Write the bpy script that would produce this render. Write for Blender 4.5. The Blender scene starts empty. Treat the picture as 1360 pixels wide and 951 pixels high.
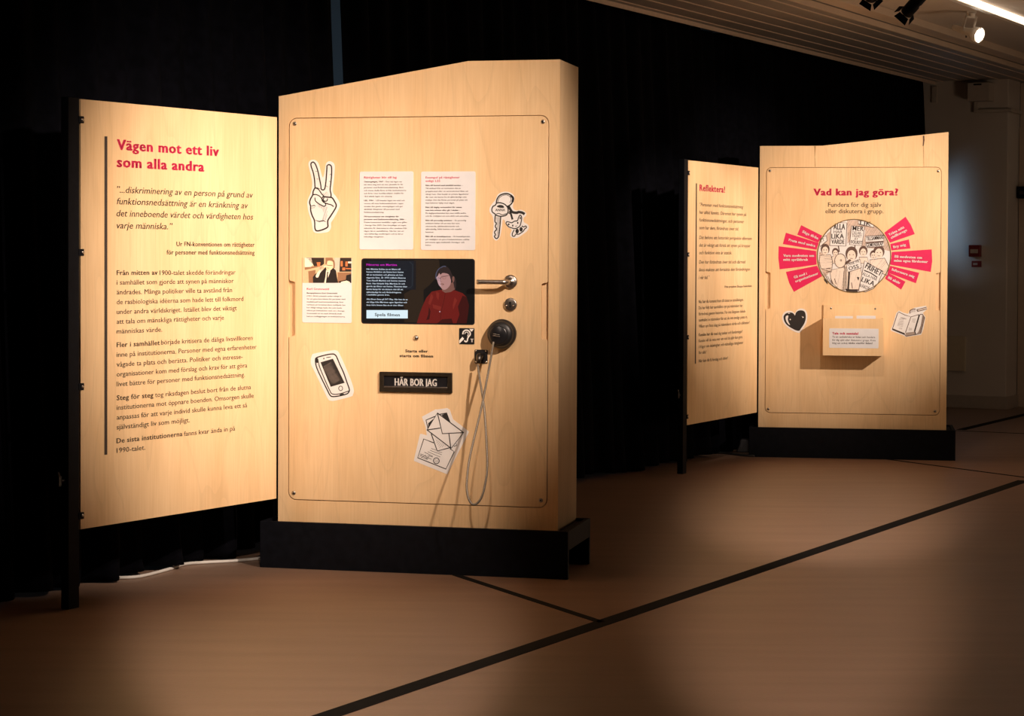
import bpy, bmesh, math, random
from mathutils import Vector, Matrix
random.seed(7)
SC = bpy.context.scene
COL = SC.collection
G = {'f': 2800.57092, 'cy': 391.31972, 'pitch': 0.01952, 'roll': 0.00399, 'bx1': -0.84842, 'by1': 7.65925, 'ba1': -0.23379, 'px1': -1.38007, 'py1': 6.74563, 'pa1': 1.02317, 'bx2': 1.39517, 'by2': 11.90622, 'ba2': -0.16264, 'px2': 0.91367, 'py2': 10.96087, 'pa2': 1.09343, 'w': 1.04178, 'd': 0.32043, 'zb1': 0.16021, 'zb2': 0.16121, 'zl1': 1.70646, 'zr1': 1.82178, 'pk1': 0.68056, 'zl2': 1.75144, 'zr2': 1.82487, 'pk2': 0.33414, 'pw': 1.01776, 'pzb': 0.25011, 'pzt': 1.62765, 'pf': 0.05754, 'ps': 0.04867, 'pd': 0.39863, 'pz': 0.16813}                       # measured sizes and poses of the exhibits, metres / radians

# ------------------------------------------------------------------ camera
cd = bpy.data.cameras.new('camera'); cam = bpy.data.objects.new('camera', cd); COL.objects.link(cam)
M = Matrix([[0.999992, -0.003988, -0.0], [7.8e-05, 0.019521, -0.999809], [0.003987, 0.999801, 0.019521]]).to_4x4(); M.translation = Vector((0, 0, 1.14)); cam.matrix_world = M
cd.sensor_width = 36; cd.lens = G['f'] * 36 / 1360
cd.shift_y = (G['cy'] - 475.5) / 1360
cd.clip_end = 100; SC.camera = cam

# ------------------------------------------------------------------ world, exposure
w = bpy.data.worlds.new('world'); SC.world = w; w.use_nodes = True
w.node_tree.nodes['Background'].inputs[0].default_value = (.9, .8, .7, 1)
w.node_tree.nodes['Background'].inputs[1].default_value = .0025
vs = SC.view_settings; vs.view_transform = 'Standard'; vs.look = 'None'; vs.gamma = 1; vs.use_curve_mapping = False
vs.exposure = 0

# ------------------------------------------------------------------ room frame: s along the curtain, t into the room
RA = math.radians(28.3); RU = Vector((math.sin(RA), math.cos(RA), 0)); RV = Vector((math.cos(RA), -math.sin(RA), 0))
RO = Vector((-1.649, 6.787, 0))
def R(s, t, z=0): return RO + RU * s + RV * t + Vector((0, 0, z))
def fr(name):                       # board frame: point from (along, out, up)
    if name[0] == 'B': o = (G['bx' + name[1]], G['by' + name[1]]); a = G['ba' + name[1]]
    else: o = (G['px' + name[1]], G['py' + name[1]]); a = G['pa' + name[1]]
    return Vector((o[0], o[1], 0)), a
def W(name, x, out, z):
    o, a = fr(name); e = Vector((math.cos(a), math.sin(a), 0)); n = Vector((math.sin(a), -math.cos(a), 0))
    return o + e * x + n * out + Vector((0, 0, z))

# ------------------------------------------------------------------ lamps
WARM = (1, .785, .64)
def spot(name, loc, aim, power, size, blend, col=WARM, rad=.03):
    l = bpy.data.lights.new(name, 'SPOT'); l.energy = power; l.spot_size = math.radians(size); l.spot_blend = blend
    l.color = col; l.shadow_soft_size = rad
    o = bpy.data.objects.new(name, l); COL.objects.link(o); o.location = loc
    o.rotation_euler = (Vector(aim) - Vector(loc)).to_track_quat('-Z', 'Y').to_euler(); return o
def area(name, loc, aim, power, sx, sy, col):
    l = bpy.data.lights.new(name, 'AREA'); l.shape = 'RECTANGLE'; l.size = sx; l.size_y = sy; l.energy = power; l.color = col
    o = bpy.data.objects.new(name, l); COL.objects.link(o); o.location = loc
    o.rotation_euler = (Vector(aim) - Vector(loc)).to_track_quat('-Z', 'Y').to_euler(); return o
gw_ = G['w']
DAY = (.42, .68, 1)
spot('spotlight_key', W('B1', .86 + 1.75, 2.15, 2.42), W('B1', .02, 0, 1.06), 600, 42, 1)
spot('spotlight_front', W('B1', .86 - .35, 3.0, 2.42), W('B1', .16, 0, 1.14), 85, 38, 1)
spot('spotlight_side_panel', W('P1', .55, 2.9, 2.42), W('P1', .64, 0, 1.05), 390, 33, 1)
spot('spotlight_far_key', W('B2', .53 + 2.6, 2.8, 2.42), W('B2', .50, 0, 1.24), 880, 31, 1)
spot('side_fill_spot', R(4.2, 4.2, 2.42), W('B1', gw_, -.16, 1.30), 60, 15, 1)  # added fill spot out of view, brightens the near board's right side
for fl, sx in ((spot('spotlight_floor', (-.31, 3.7, 2.45), (-.555, 6.2, 0), 230, 62, .5), .32), (spot('spotlight_floor', (.55, 3.9, 2.45), (.90, 6.5, 0), 190, 66, .8), .25), (spot('spotlight_floor', (1.06, 7.2, 2.45), (1.37, 9.1, 0), 190, 64, 1), .40)):
    fl.scale = (sx, 1, 1)
area('hall_bounce_fill', R(6.0, 4.6, .3), R(4.5, 1.5, 2.5), 40, 1.5, 1.5, (1, .72, .48))  # added unseen area light, stands in for warm bounce onto ceiling and soffit
spot('window_daylight', R(10.0, -.55, 1.42), R(10.27, .05, 1.42), 19, 74, 1, DAY, .06)
area('window_daylight', R(3.0, -.15, 1.9), R(3.0, -.7, 1.9), 1.8, 7, .5, DAY)

# ------------------------------------------------------------------ materials
def mat(name, col, rough=.6, metal=0, emit=None, es=0, spec=.5, noise=0, nscale=30, bump=0):
    m = bpy.data.materials.new(name); m.use_nodes = True; nt = m.node_tree; b = nt.nodes['Principled BSDF']
    b.inputs['Base Color'].default_value = (*col, 1); b.inputs['Roughness'].default_value = rough; b.inputs['Metallic'].default_value = metal
    b.inputs['Specular IOR Level'].default_value = spec
    if emit: b.inputs['Emission Color'].default_value = (*emit, 1); b.inputs['Emission Strength'].default_value = es
    if noise or bump:
        tc = nt.nodes.new('ShaderNodeTexCoord'); nz = nt.nodes.new('ShaderNodeTexNoise'); nz.inputs['Scale'].default_value = nscale; nz.inputs['Detail'].default_value = 5
        nt.links.new(tc.outputs['Object'], nz.inputs['Vector'])
        if noise:
            r = nt.nodes.new('ShaderNodeValToRGB'); r.color_ramp.elements[0].position = .3; r.color_ramp.elements[1].position = .7
            r.color_ramp.elements[0].color = (*[c * (1 - noise) for c in col], 1); r.color_ramp.elements[1].color = (*[min(1, c * (1 + noise)) for c in col], 1)
            nt.links.new(nz.outputs['Fac'], r.inputs['Fac']); nt.links.new(r.outputs['Color'], b.inputs['Base Color'])
        if bump:
            bp = nt.nodes.new('ShaderNodeBump'); bp.inputs['Strength'].default_value = bump; bp.inputs['Distance'].default_value = .004
            nt.links.new(nz.outputs['Fac'], bp.inputs['Height']); nt.links.new(bp.outputs['Normal'], b.inputs['Normal'])
    return m
def srgb(r, g, b):
    f = lambda c: (c / 255 / 12.92) if c < 10.3 else ((c / 255 + .055) / 1.055) ** 2.4
    return (f(r), f(g), f(b))
def wood(name, c0, c1, seed, figure=.5):      # pale birch veneer: fine vertical grain plus broad cathedral figure
    m = bpy.data.materials.new(name); m.use_nodes = True; nt = m.node_tree; N = nt.nodes.new; L = nt.links.new; b = nt.nodes['Principled BSDF']
    tc = N('ShaderNodeTexCoord'); mp = N('ShaderNodeMapping'); mp.inputs['Location'].default_value = (seed * 3.7, seed * 1.3, seed * .7); mp.inputs['Scale'].default_value = (1, 1, .035)
    L(tc.outputs['Object'], mp.inputs['Vector'])
    n1 = N('ShaderNodeTexNoise'); n1.inputs['Scale'].default_value = 160; n1.inputs['Detail'].default_value = 4; L(mp.outputs[0], n1.inputs['Vector'])
    mp2 = N('ShaderNodeMapping'); mp2.inputs['Location'].default_value = (seed * 2.1, 0, seed * 1.9); mp2.inputs['Scale'].default_value = (1, 1, .22); L(tc.outputs['Object'], mp2.inputs['Vector'])
    n2 = N('ShaderNodeTexNoise'); n2.inputs['Scale'].default_value = 4.2; n2.inputs['Detail'].default_value = 1.5; L(mp2.outputs[0], n2.inputs['Vector'])
    # contour lines of the broad noise make the cathedral arches
    mu = N('ShaderNodeMath'); mu.operation = 'MULTIPLY'; mu.inputs[1].default_value = 9; L(n2.outputs['Fac'], mu.inputs[0])
    fr_ = N('ShaderNodeMath'); fr_.operation = 'FRACT'; L(mu.outputs[0], fr_.inputs[0])
    r2 = N('ShaderNodeValToRGB'); e = r2.color_ramp.elements; e[0].position = 0; e[0].color = (.55, .55, .55, 1); e[1].position = .16; e[1].color = (1, 1, 1, 1)
    x = e.new(.97); x.color = (.9, .9, .9, 1); L(fr_.outputs[0], r2.inputs['Fac'])
    r1 = N('ShaderNodeValToRGB'); r1.color_ramp.elements[0].position = .32; r1.color_ramp.elements[1].position = .68
    r1.color_ramp.elements[0].color = (*c0, 1); r1.color_ramp.elements[1].color = (*c1, 1); L(n1.outputs['Fac'], r1.inputs['Fac'])
    mx = N('ShaderNodeMix'); mx.data_type = 'RGBA'; mx.blend_type = 'MULTIPLY'; mx.inputs['Factor'].default_value = figure * .35
    L(r1.outputs['Color'], mx.inputs[6]); L(r2.outputs['Color'], mx.inputs[7])
    n3 = N('ShaderNodeTexNoise'); n3.inputs['Scale'].default_value = 7; n3.inputs['Detail'].default_value = 3; L(mp2.outputs[0], n3.inputs['Vector'])
    r3 = N('ShaderNodeValToRGB'); r3.color_ramp.elements[0].color = (.90, .86, .80, 1); r3.color_ramp.elements[1].color = (1, 1, 1, 1); r3.color_ramp.elements[0].position = .3; r3.color_ramp.elements[1].position = .6
    L(n3.outputs['Fac'], r3.inputs['Fac'])
    m3 = N('ShaderNodeMix'); m3.data_type = 'RGBA'; m3.blend_type = 'MULTIPLY'; m3.inputs['Factor'].default_value = 1
    L(mx.outputs[2], m3.inputs[6]); L(r3.outputs['Color'], m3.inputs[7])
    L(m3.outputs[2], b.inputs['Base Color']); b.inputs['Roughness'].default_value = .55; b.inputs['Specular IOR Level'].default_value = .3
    return m
WD = wood('birch_veneer', (.76, .525, .285), (.82, .585, .33), 1)
WP = wood('birch_cover', (.77, .54, .30), (.83, .60, .345), 4.3)
WS = wood('birch_side', (.76, .54, .31), (.82, .59, .35), 7.9, .25)
WB = wood('birch_box', (.79, .56, .31), (.84, .61, .35), 2.6, .3)
KNOT = mat('knot_brown', (.10, .045, .02), .7, noise=.4, nscale=60)
STREAK = mat('streak_brown', (.42, .24, .10), .7, noise=.2, nscale=60)
BLACK = mat('black_paint', (.004, .0046, .0070), .6, spec=.10, noise=.3, nscale=40)
SATIN = mat('black_satin', (.010, .010, .012), .3, noise=.2, nscale=60)
PLAST = mat('black_plastic', (.010, .010, .011), .42, noise=.2, nscale=80)
INK = mat('black_ink', (.014, .012, .011), .6, noise=.1)
GREY = mat('ink_wash', (.33, .27, .23), .7, noise=.15)
LGREY = mat('pale_wash', (.62, .53, .46), .7, noise=.1)
PRINT = mat('dark_print', (.035, .022, .014), .7, noise=.1)
RED = mat('red_print', (.70, .026, .10), .6, noise=.05)
PINK = mat('pink_vinyl', (.64, .010, .095), .5, noise=.04)
PAPER = mat('white_vinyl', (.74, .73, .72), .55, noise=.02)
CARD = mat('card_stock', (.68, .69, .71), .6, noise=.02)
WHITE = mat('white_lettering', (.86, .84, .80), .6, noise=.02)
STEEL = mat('brushed_steel', (.42, .38, .34), .32, 1, noise=.15, nscale=90)
CHROME = mat('screw_steel', (.55, .52, .48), .25, 1, noise=.1, nscale=90)
DKST = mat('dark_steel', (.10, .09, .08), .4, 1, noise=.2)
HOLE = mat('shadow_black', (.004, .004, .004), .9, noise=.1)

# ------------------------------------------------------------------ object helpers
def link(name, me, parent=None, mats=()):
    o = bpy.data.objects.new(name, me); COL.objects.link(o)
    for m in mats: me.materials.append(m)
    if parent: o.parent = parent
    return o
def empty(name, loc, rz, label, cat, group=None):
    o = bpy.data.objects.new(name, None); COL.objects.link(o); o.location = loc; o.rotation_euler = (0, 0, rz); o.empty_display_size = .05
    return tag(o, label, cat, group)
def tag(o, label, cat, group=None, kind=None):
    if label: o['label'] = label
    if cat: o['category'] = cat
    if group: o['group'] = group
    if kind: o['kind'] = kind
    return o
def bmo(name, bm, m, parent=None, bevel=0, smooth=False, seg=2):
    me = bpy.data.meshes.new(name); bmesh.ops.recalc_face_normals(bm, faces=bm.faces[:])
    if smooth:
        for f in bm.faces: f.smooth = True
    bm.to_mesh(me); bm.free(); o = link(name, me, parent, m if isinstance(m, (list, tuple)) else (m,))
    if bevel:
        b = o.modifiers.new('bevel', 'BEVEL'); b.width = bevel; b.segments = seg; b.limit_method = 'ANGLE'
    return o
def box(bm, x0, x1, y0, y1, z0, z1, mi=0):
    v = [bm.verts.new(p) for p in ((x0, y0, z0), (x1, y0, z0), (x1, y1, z0), (x0, y1, z0), (x0, y0, z1), (x1, y0, z1), (x1, y1, z1), (x0, y1, z1))]
    for q in ((0, 3, 2, 1), (4, 5, 6, 7), (0, 1, 5, 4), (1, 2, 6, 5), (2, 3, 7, 6), (3, 0, 4, 7)):
        bm.faces.new([v[i] for i in q]).material_index = mi
def tube(bm, pts, r, n=10, caps=True, mi=0):
    pts = [Vector(p) for p in pts]; rings = []
    rr = r if isinstance(r, (list, tuple)) else [r] * len(pts)
    up = None
    for i, p in enumerate(pts):
        d = (pts[min(i + 1, len(pts) - 1)] - pts[max(i - 1, 0)]).normalized()
        if up is None: up = d.orthogonal().normalized()
        up = (up - d * up.dot(d)).normalized(); sd = d.cross(up)
        rings.append([bm.verts.new(p + (up * math.cos(a) + sd * math.sin(a)) * rr[i]) for a in [2 * math.pi * k / n for k in range(n)]])
    for a, b in zip(rings, rings[1:]):
        for k in range(n):
            f = bm.faces.new((a[k], a[(k + 1) % n], b[(k + 1) % n], b[k])); f.material_index = mi; f.smooth = True
    if caps:
        bm.faces.new(rings[0][::-1]).material_index = mi; bm.faces.new(rings[-1]).material_index = mi
def lathe(bm, c, axis, prof, n=32, mi=0):      # prof: (radius, distance along axis)
    c = Vector(c); ax = Vector(axis).normalized(); u = ax.orthogonal().normalized(); v = ax.cross(u); rings = []
    for r, h in prof:
        if r < 1e-6: rings.append([bm.verts.new(c + ax * h)])
        else: rings.append([bm.verts.new(c + ax * h + (u * math.cos(a) + v * math.sin(a)) * r) for a in [2 * math.pi * k / n for k in range(n)]])
    for a, b in zip(rings, rings[1:]):
        for k in range(n):
            if len(a) == 1 and len(b) == 1: continue
            if len(a) == 1: f = bm.faces.new((a[0], b[(k + 1) % n], b[k]))
            elif len(b) == 1: f = bm.faces.new((a[k], a[(k + 1) % n], b[0]))
            else: f = bm.faces.new((a[k], a[(k + 1) % n], b[(k + 1) % n], b[k]))
            f.material_index = mi; f.smooth = True
def rrect(x0, x1, z0, z1, r, n=6):
    pts = []
    for cx, cz, a0 in ((x1 - r, z1 - r, 0), (x0 + r, z1 - r, 90), (x0 + r, z0 + r, 180), (x1 - r, z0 + r, 270)):
        for k in range(n + 1):
            a = math.radians(a0 + 90 * k / n); pts.append((cx + r * math.cos(a), cz + r * math.sin(a)))
    return pts
def sheet(name, outlines, y0, y1, m, parent, bevel=0):
    """a flat sheet standing in the local x-z plane between y0 (front) and y1 (back); later outlines are holes"""
    c = bpy.data.curves.new(name, 'CURVE'); c.dimensions = '2D'; c.fill_mode = 'BOTH'; c.extrude = abs(y1 - y0) / 2 - bevel
    if bevel: c.bevel_depth = bevel; c.bevel_resolution = 1; c.offset = -bevel
    for pts in outlines:
        s = c.splines.new('POLY'); s.points.add(len(pts) - 1); s.use_cyclic_u = True
        for p, q in zip(s.points, pts): p.co = (q[0], q[1], 0, 1)
    me = curve_mesh(c); yc = (y0 + y1) / 2
    me.transform(Matrix(((1, 0, 0, 0), (0, 0, -1, yc), (0, 1, 0, 0), (0, 0, 0, 1))))
    me.name = name
    return link(name, me, parent, (m,))
def curve_mesh(c):
    o = bpy.data.objects.new('tmp', c); COL.objects.link(o); bpy.context.view_layer.update()
    me = bpy.data.meshes.new_from_object(o.evaluated_get(bpy.context.evaluated_depsgraph_get()))
    bpy.data.objects.remove(o); bpy.data.curves.remove(c); me.materials.clear(); return me
_tc = {}
def glyphs(s, bold, ital):
    k = (s, bold, ital)
    if k not in _tc:
        c = bpy.data.curves.new('t', 'FONT'); c.body = s; c.size = 1; c.resolution_u = 2; c.fill_mode = 'FRONT'; c.shear = .22 if ital else 0
        c.offset = .006 * bold; c.space_character = 1 + .06 * bold
        me = curve_mesh(c); xs = [v.co.x for v in me.vertices]
        _tc[k] = ([v.co.copy() for v in me.vertices], [list(p.vertices) for p in me.polygons], min(xs), max(xs)); bpy.data.meshes.remove(me)
    return _tc[k]
CAP = .729
class Print:
    """flat printed marks on a board face (local x-z plane), facing -y"""
    def __init__(s, y): s.bm = bmesh.new(); s.y = y; s.lay = 0; s.mats = []
    def mi(s, m):
        if m not in s.mats: s.mats.append(m)
        return s.mats.index(m)
    def Y(s): return s.y - .00012 * s.lay
    def text(s, string, a, x1, cap, m, bold=0, ital=False, rot=0):
        """left end and baseline at a, fitted to end at x1 (a width) with capital height cap"""
        V, F, x0, xm = glyphs(string, bold, ital); wd = x1 - a[0] if rot == 0 else x1
        kx = wd / (xm - x0); kz = cap / CAP; c, q = math.cos(rot), math.sin(rot); y = s.Y(); k = s.mi(m)
        vs = []
        for dx in ((0, .018), (0, .025, .045), (0, .035, .07, .105))[bold]:
          n0 = len(vs)
          for v in V:
            X, Z = (v.x - x0) * kx, v.y * kz; X += dx * cap / CAP; vs.append(s.bm.verts.new((a[0] + X * c - Z * q, y, a[1] + X * q + Z * c)))
          for f in F:
            try: s.bm.faces.new([vs[n0 + i] for i in f]).material_index = k
            except ValueError: pass
    def fill(s, pts, m):
        y = s.Y(); s.bm.faces.new([s.bm.verts.new((p[0], y, p[1])) for p in pts]).material_index = s.mi(m)
    def stroke(s, pts, wd, m, closed=False, taper=False):
        wd *= 1.4 if m is INK else 1.0; y = s.Y(); k = s.mi(m); P = [Vector((p[0], p[1])) for p in pts]; n = len(P); L = []
        if closed: P = P + [P[0]]; n += 1
        for i in range(n):
            if closed and i in (0, n - 1): d = P[1] - P[0] + P[-1] - P[-2]
            else: d = P[min(i + 1, n - 1)] - P[max(i - 1, 0)]
            if d.length < 1e-9: d = Vector((1, 0))
            d.normalize(); h = wd / 2 * (.35 if taper and i in (0, n - 1) else 1); nn = Vector((-d.y, d.x)) * h
            L.append((s.bm.verts.new((P[i].x + nn.x, y, P[i].y + nn.y)), s.bm.verts.new((P[i].x - nn.x, y, P[i].y - nn.y))))
        for a, b in zip(L, L[1:]): s.bm.faces.new((a[0], a[1], b[1], b[0])).material_index = k
    def smooth(s, pts, wd, m, closed=False, taper=False): s.stroke(spline(pts, closed), wd, m, closed, taper)
    def blob(s, pts, m): s.fill(spline(pts, True), m)
    def disc(s, c, rx, rz, m, n=20, rot=0):
        cc, q = math.cos(rot), math.sin(rot)
        s.fill([(c[0] + rx * math.cos(a) * cc - rz * math.sin(a) * q, c[1] + rx * math.cos(a) * q + rz * math.sin(a) * cc) for a in [2 * math.pi * k / n for k in range(n)]], m)
    def ring(s, c, rx, rz, wd, m, n=24): s.stroke([(c[0] + rx * math.cos(2 * math.pi * k / n), c[1] + rz * math.sin(2 * math.pi * k / n)) for k in range(n)], wd, m, True)
    def hatch(s, pts, m, n, wd, ang, jit=.0):
        """parallel ink strokes clipped to a polygon"""
        c, q = math.cos(ang), math.sin(ang); T = [(p[0] * c + p[1] * q, -p[0] * q + p[1] * c) for p in pts]
        lo, hi = min(t[1] for t in T), max(t[1] for t in T)
        for i in range(n):
            h = lo + (hi - lo) * (i + .5 + random.uniform(-jit, jit)) / n; xs = []
            for a, b in zip(T, T[1:] + T[:1]):
                if (a[1] - h) * (b[1] - h) < 0: xs.append(a[0] + (b[0] - a[0]) * (h - a[1]) / (b[1] - a[1]))
            xs.sort()
            for a, b in zip(xs[::2], xs[1::2]):
                s.stroke([(a * c - h * q, a * q + h * c), (b * c - h * q, b * q + h * c)], wd, m, taper=True)
    def build(s, name, parent):
        me = bpy.data.meshes.new(name)
        for f in s.bm.faces:
            f.normal_update()
            if f.normal.y > 0: f.normal_flip()
        s.bm.to_mesh(me); s.bm.free(); return link(name, me, parent, s.mats)
def spline(P, closed=False, n=5):
    P = [Vector((p[0], p[1])) for p in P]; N = len(P); out = []
    for i in range(N if closed else N - 1):
        if closed: p0, p1, p2, p3 = P[i - 1], P[i], P[(i + 1) % N], P[(i + 2) % N]
        else: p0, p1, p2, p3 = P[max(i - 1, 0)], P[i], P[i + 1], P[min(i + 2, N - 1)]
        for k in range(n):
            t = k / n; out.append(.5 * ((2 * p1) + (-p0 + p2) * t + (2 * p0 - 5 * p1 + 4 * p2 - p3) * t * t + (-p0 + 3 * p1 - 3 * p2 + p3) * t ** 3))
    if not closed: out.append(P[-1])
    return [(p.x, p.y) for p in out]
def cat3(P, n=6):
    P = [Vector(p) for p in P]; N = len(P); out = []
    for i in range(N - 1):
        p0, p1, p2, p3 = P[max(i - 1, 0)], P[i], P[i + 1], P[min(i + 2, N - 1)]
        for k in range(n):
            t = k / n; out.append(.5 * ((2 * p1) + (-p0 + p2) * t + (2 * p0 - 5 * p1 + 4 * p2 - p3) * t * t + (-p0 + 3 * p1 - 3 * p2 + p3) * t ** 3))
    out.append(P[-1]); return out
def sticker(name, outline, parent, y=0, rnd=True):
    return sheet(name, [spline(outline, True, 4) if rnd else outline], y - .0006, y, PAPER, parent)

# ------------------------------------------------------------------ the room
def struct(name, bm, m, bevel=0):
    o = bmo(name, bm, m, None, bevel); o['kind'] = 'structure'; return o
def rbox(bm, s0, s1, t0, t1, z0, z1, mi=0):
    ps = [R(s, t, z) for z in (z0, z1) for s, t in ((s0, t0), (s1, t0), (s1, t1), (s0, t1))]
    v = [bm.verts.new(p) for p in ps]
    for q in ((0, 3, 2, 1), (4, 5, 6, 7), (0, 1, 5, 4), (1, 2, 6, 5), (2, 3, 7, 6), (3, 0, 4, 7)): bm.faces.new([v[i] for i in q]).material_index = mi
def floor_mat():
    m = bpy.data.materials.new('linoleum'); m.use_nodes = True; nt = m.node_tree; N = nt.nodes.new; L = nt.links.new; b = nt.nodes['Principled BSDF']
    tc = N('ShaderNodeTexCoord'); mp = N('ShaderNodeMapping'); mp.inputs['Rotation'].default_value = (0, 0, RA - math.pi / 2); mp.inputs['Scale'].default_value = (.5, 4, 1); L(tc.outputs['Object'], mp.inputs['Vector'])
    n1 = N('ShaderNodeTexNoise'); n1.inputs['Scale'].default_value = 3; n1.inputs['Detail'].default_value = 6; L(mp.outputs[0], n1.inputs['Vector'])
    n2 = N('ShaderNodeTexNoise'); n2.inputs['Scale'].default_value = 90; n2.inputs['Detail'].default_value = 3; L(tc.outputs['Object'], n2.inputs['Vector'])
    r1 = N('ShaderNodeValToRGB'); r1.color_ramp.elements[0].position = .3; r1.color_ramp.elements[1].position = .7
    r1.color_ramp.elements[0].color = (.235, .150, .105, 1); r1.color_ramp.elements[1].color = (.285, .182, .128, 1); L(n1.outputs['Fac'], r1.inputs['Fac'])
    mx = N('ShaderNodeMix'); mx.data_type = 'RGBA'; mx.blend_type = 'OVERLAY'; mx.inputs['Factor'].default_value = .10; L(r1.outputs['Color'], mx.inputs[6]); L(n2.outputs['Color'], mx.inputs[7])
    L(mx.outputs[2], b.inputs['Base Color']); b.inputs['Roughness'].default_value = .42; b.inputs['Specular IOR Level'].default_value = .35
    bp = N('ShaderNodeBump'); bp.inputs['Strength'].default_value = .05; bp.inputs['Distance'].default_value = .01; L(n2.outputs['Fac'], bp.inputs['Height']); L(bp.outputs['Normal'], b.inputs['Normal'])
    return m
bm = bmesh.new(); rbox(bm, -9, 13, -1.1, 8, -.1, 0); struct('floor', bm, floor_mat())
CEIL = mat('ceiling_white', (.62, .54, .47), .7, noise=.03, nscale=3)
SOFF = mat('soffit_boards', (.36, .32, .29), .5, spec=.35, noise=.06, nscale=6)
WALL = mat('wall_paint', (.60, .55, .50), .7, noise=.03, nscale=4, bump=.05)
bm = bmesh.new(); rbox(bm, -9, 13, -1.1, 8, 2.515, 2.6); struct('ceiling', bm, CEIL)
# boarded soffit over the curtain with raised beads between the boards
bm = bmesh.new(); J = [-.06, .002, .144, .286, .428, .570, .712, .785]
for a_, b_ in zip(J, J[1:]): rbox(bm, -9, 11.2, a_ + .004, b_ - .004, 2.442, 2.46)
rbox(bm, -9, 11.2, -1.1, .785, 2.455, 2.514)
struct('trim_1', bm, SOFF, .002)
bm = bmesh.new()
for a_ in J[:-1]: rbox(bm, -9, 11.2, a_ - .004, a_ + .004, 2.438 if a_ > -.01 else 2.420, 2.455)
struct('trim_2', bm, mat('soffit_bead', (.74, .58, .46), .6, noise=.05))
bm = bmesh.new(); rbox(bm, -9, 11.2, .785, .80, 2.438, 2.472); rbox(bm, -9, 11.2, .80, .915, 2.476, 2.514); rbox(bm, -9, 11.2, .915, .925, 2.472, 2.514)
struct('trim_3', bm, mat('fascia_paint', (.66, .53, .42), .6, noise=.04, nscale=5), .002)
bm = bmesh.new(); rbox(bm, -9, 13, -1.2, -1.1, 0, 2.6); struct('wall_back', bm, WALL)
bm = bmesh.new(); rbox(bm, 10.27, 10.6, -1.1, .50, 0, 2.454); struct('wall_end', bm, WALL, .008)
bm = bmesh.new(); rbox(bm, 10.6, 10.7, .501, 8, 0, 2.437); struct('wall_right', bm, mat('door_wall', (.55, .45, .36), .6, noise=.04, nscale=4))
BASE = mat('baseboard_paint', (.42, .37, .32), .5, noise=.05)
bm = bmesh.new(); rbox(bm, 10.252, 10.27, -1.1, .518, 0, .095); rbox(bm, 10.27, 10.55, .50, .518, 0, .095); struct('baseboard_end', bm, BASE, .003)
bm = bmesh.new(); rbox(bm, 10.56, 10.6, .505, .58, 0, 2.1); rbox(bm, 10.56, 10.6, .58, 1.6, 2.03, 2.1); rbox(bm, 10.56, 10.6, 1.6, 1.68, 0, 2.1)
struct('trim_4', bm, mat('door_frame_paint', (.52, .42, .33), .5, noise=.04), .003)
bm = bmesh.new(); rbox(bm, 10.575, 10.6, .585, 1.595, .01, 2.025); o = struct('door_1', bm, mat('door_leaf', (.40, .28, .18), .5, noise=.08, nscale=5), .003)
# dark strips let into the floor
STRIP = mat('rubber_strip', (.010, .010, .010), .9, noise=.2, spec=.08)
def strip(name, a, b, wd):
    a, b = Vector((*a, 0)), Vector((*b, 0)); d = (b - a).normalized(); n = Vector((-d.y, d.x, 0)) * wd / 2; bm = bmesh.new()
    v = [bm.verts.new(p + Vector((0, 0, z))) for z in (.0, .0015) for p in (a + n, b + n, b - n, a - n)]
    for q in ((0, 3, 2, 1), (4, 5, 6, 7), (0, 1, 5, 4), (1, 2, 6, 5), (2, 3, 7, 6), (3, 0, 4, 7)): bm.faces.new([v[i] for i in q])
    struct(name, bm, STRIP)
def ext(a, b, e0, e1):
    a, b = Vector(a), Vector(b); d = (b - a).normalized(); return tuple(a - d * e0), tuple(b + d * e1)
strip('trim_5', *ext((-0.442,5.1853), (2.5956,10.6543), 3, 0), .062)
strip('trim_6', (-0.1933,7.4461), (0.2833,6.4975), .030)
strip('trim_7', *ext((2.1179,11.705), (2.6352,10.8174), .2, 1.2), .022)
strip('trim_8', *ext((2.9329,13.7454), (3.6668,15.0682), 0, 2), .060)
strip('trim_9', *ext((2.8808,13.6845), (3.2799,13.474), 0, 1), .022)

# ------------------------------------------------------------------ curtains
VELVET = mat('black_velvet', (.0020, .0021, .0036), .95, noise=.4, nscale=25, spec=.05)
def curtain(name, s0, s1, label, seed, notches=()):
    rnd = random.Random(seed); ph = [rnd.uniform(0, 6.28) for _ in range(6)]; bm = bmesh.new(); n = int((s1 - s0) / .018); zs = [0, .03, .12, .5, 1.0, 1.6, 2.1, 2.38, 2.435]
    cols = []
    for i in range(n + 1):
        s = s0 + (s1 - s0) * i / n
        fold = .55 * math.sin(s * 2 * math.pi / .17 + ph[0] + 1.2 * math.sin(s * 2.1 + ph[1])) + .3 * math.sin(s * 2 * math.pi / .31 + ph[2]) + .35 * math.sin(s * 1.7 + ph[3])
        hem = .012 + .022 * max(0, math.sin(s * 2.3 + ph[4])) ** 3 + .006 * math.sin(s * 9 + ph[5])
        cut = sum(d * max(0, 1 - abs(s - c) / wd) for c, wd, d in notches)
        cols.append([bm.verts.new(R(s + .01 * math.sin(s * 30 + k), fold * (.062 - .028 * z / 2.44) - .02 * (1 - z / 2.44) * math.sin(s * .9 + ph[1]) - .115 * z / 2.44, hem + (z * (2.437 - cut - hem) / 2.435))) for k, z in enumerate(zs)])
    for a, b in zip(cols, cols[1:]):
        for k in range(len(zs) - 1):
            f = bm.faces.new((a[k], b[k], b[k + 1], a[k + 1])); f.smooth = True
    o = bmo(name, bm, VELVET); m = o.modifiers.new('cloth', 'SOLIDIFY'); m.thickness = .004
    tag(o, label, 'curtain')
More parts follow.
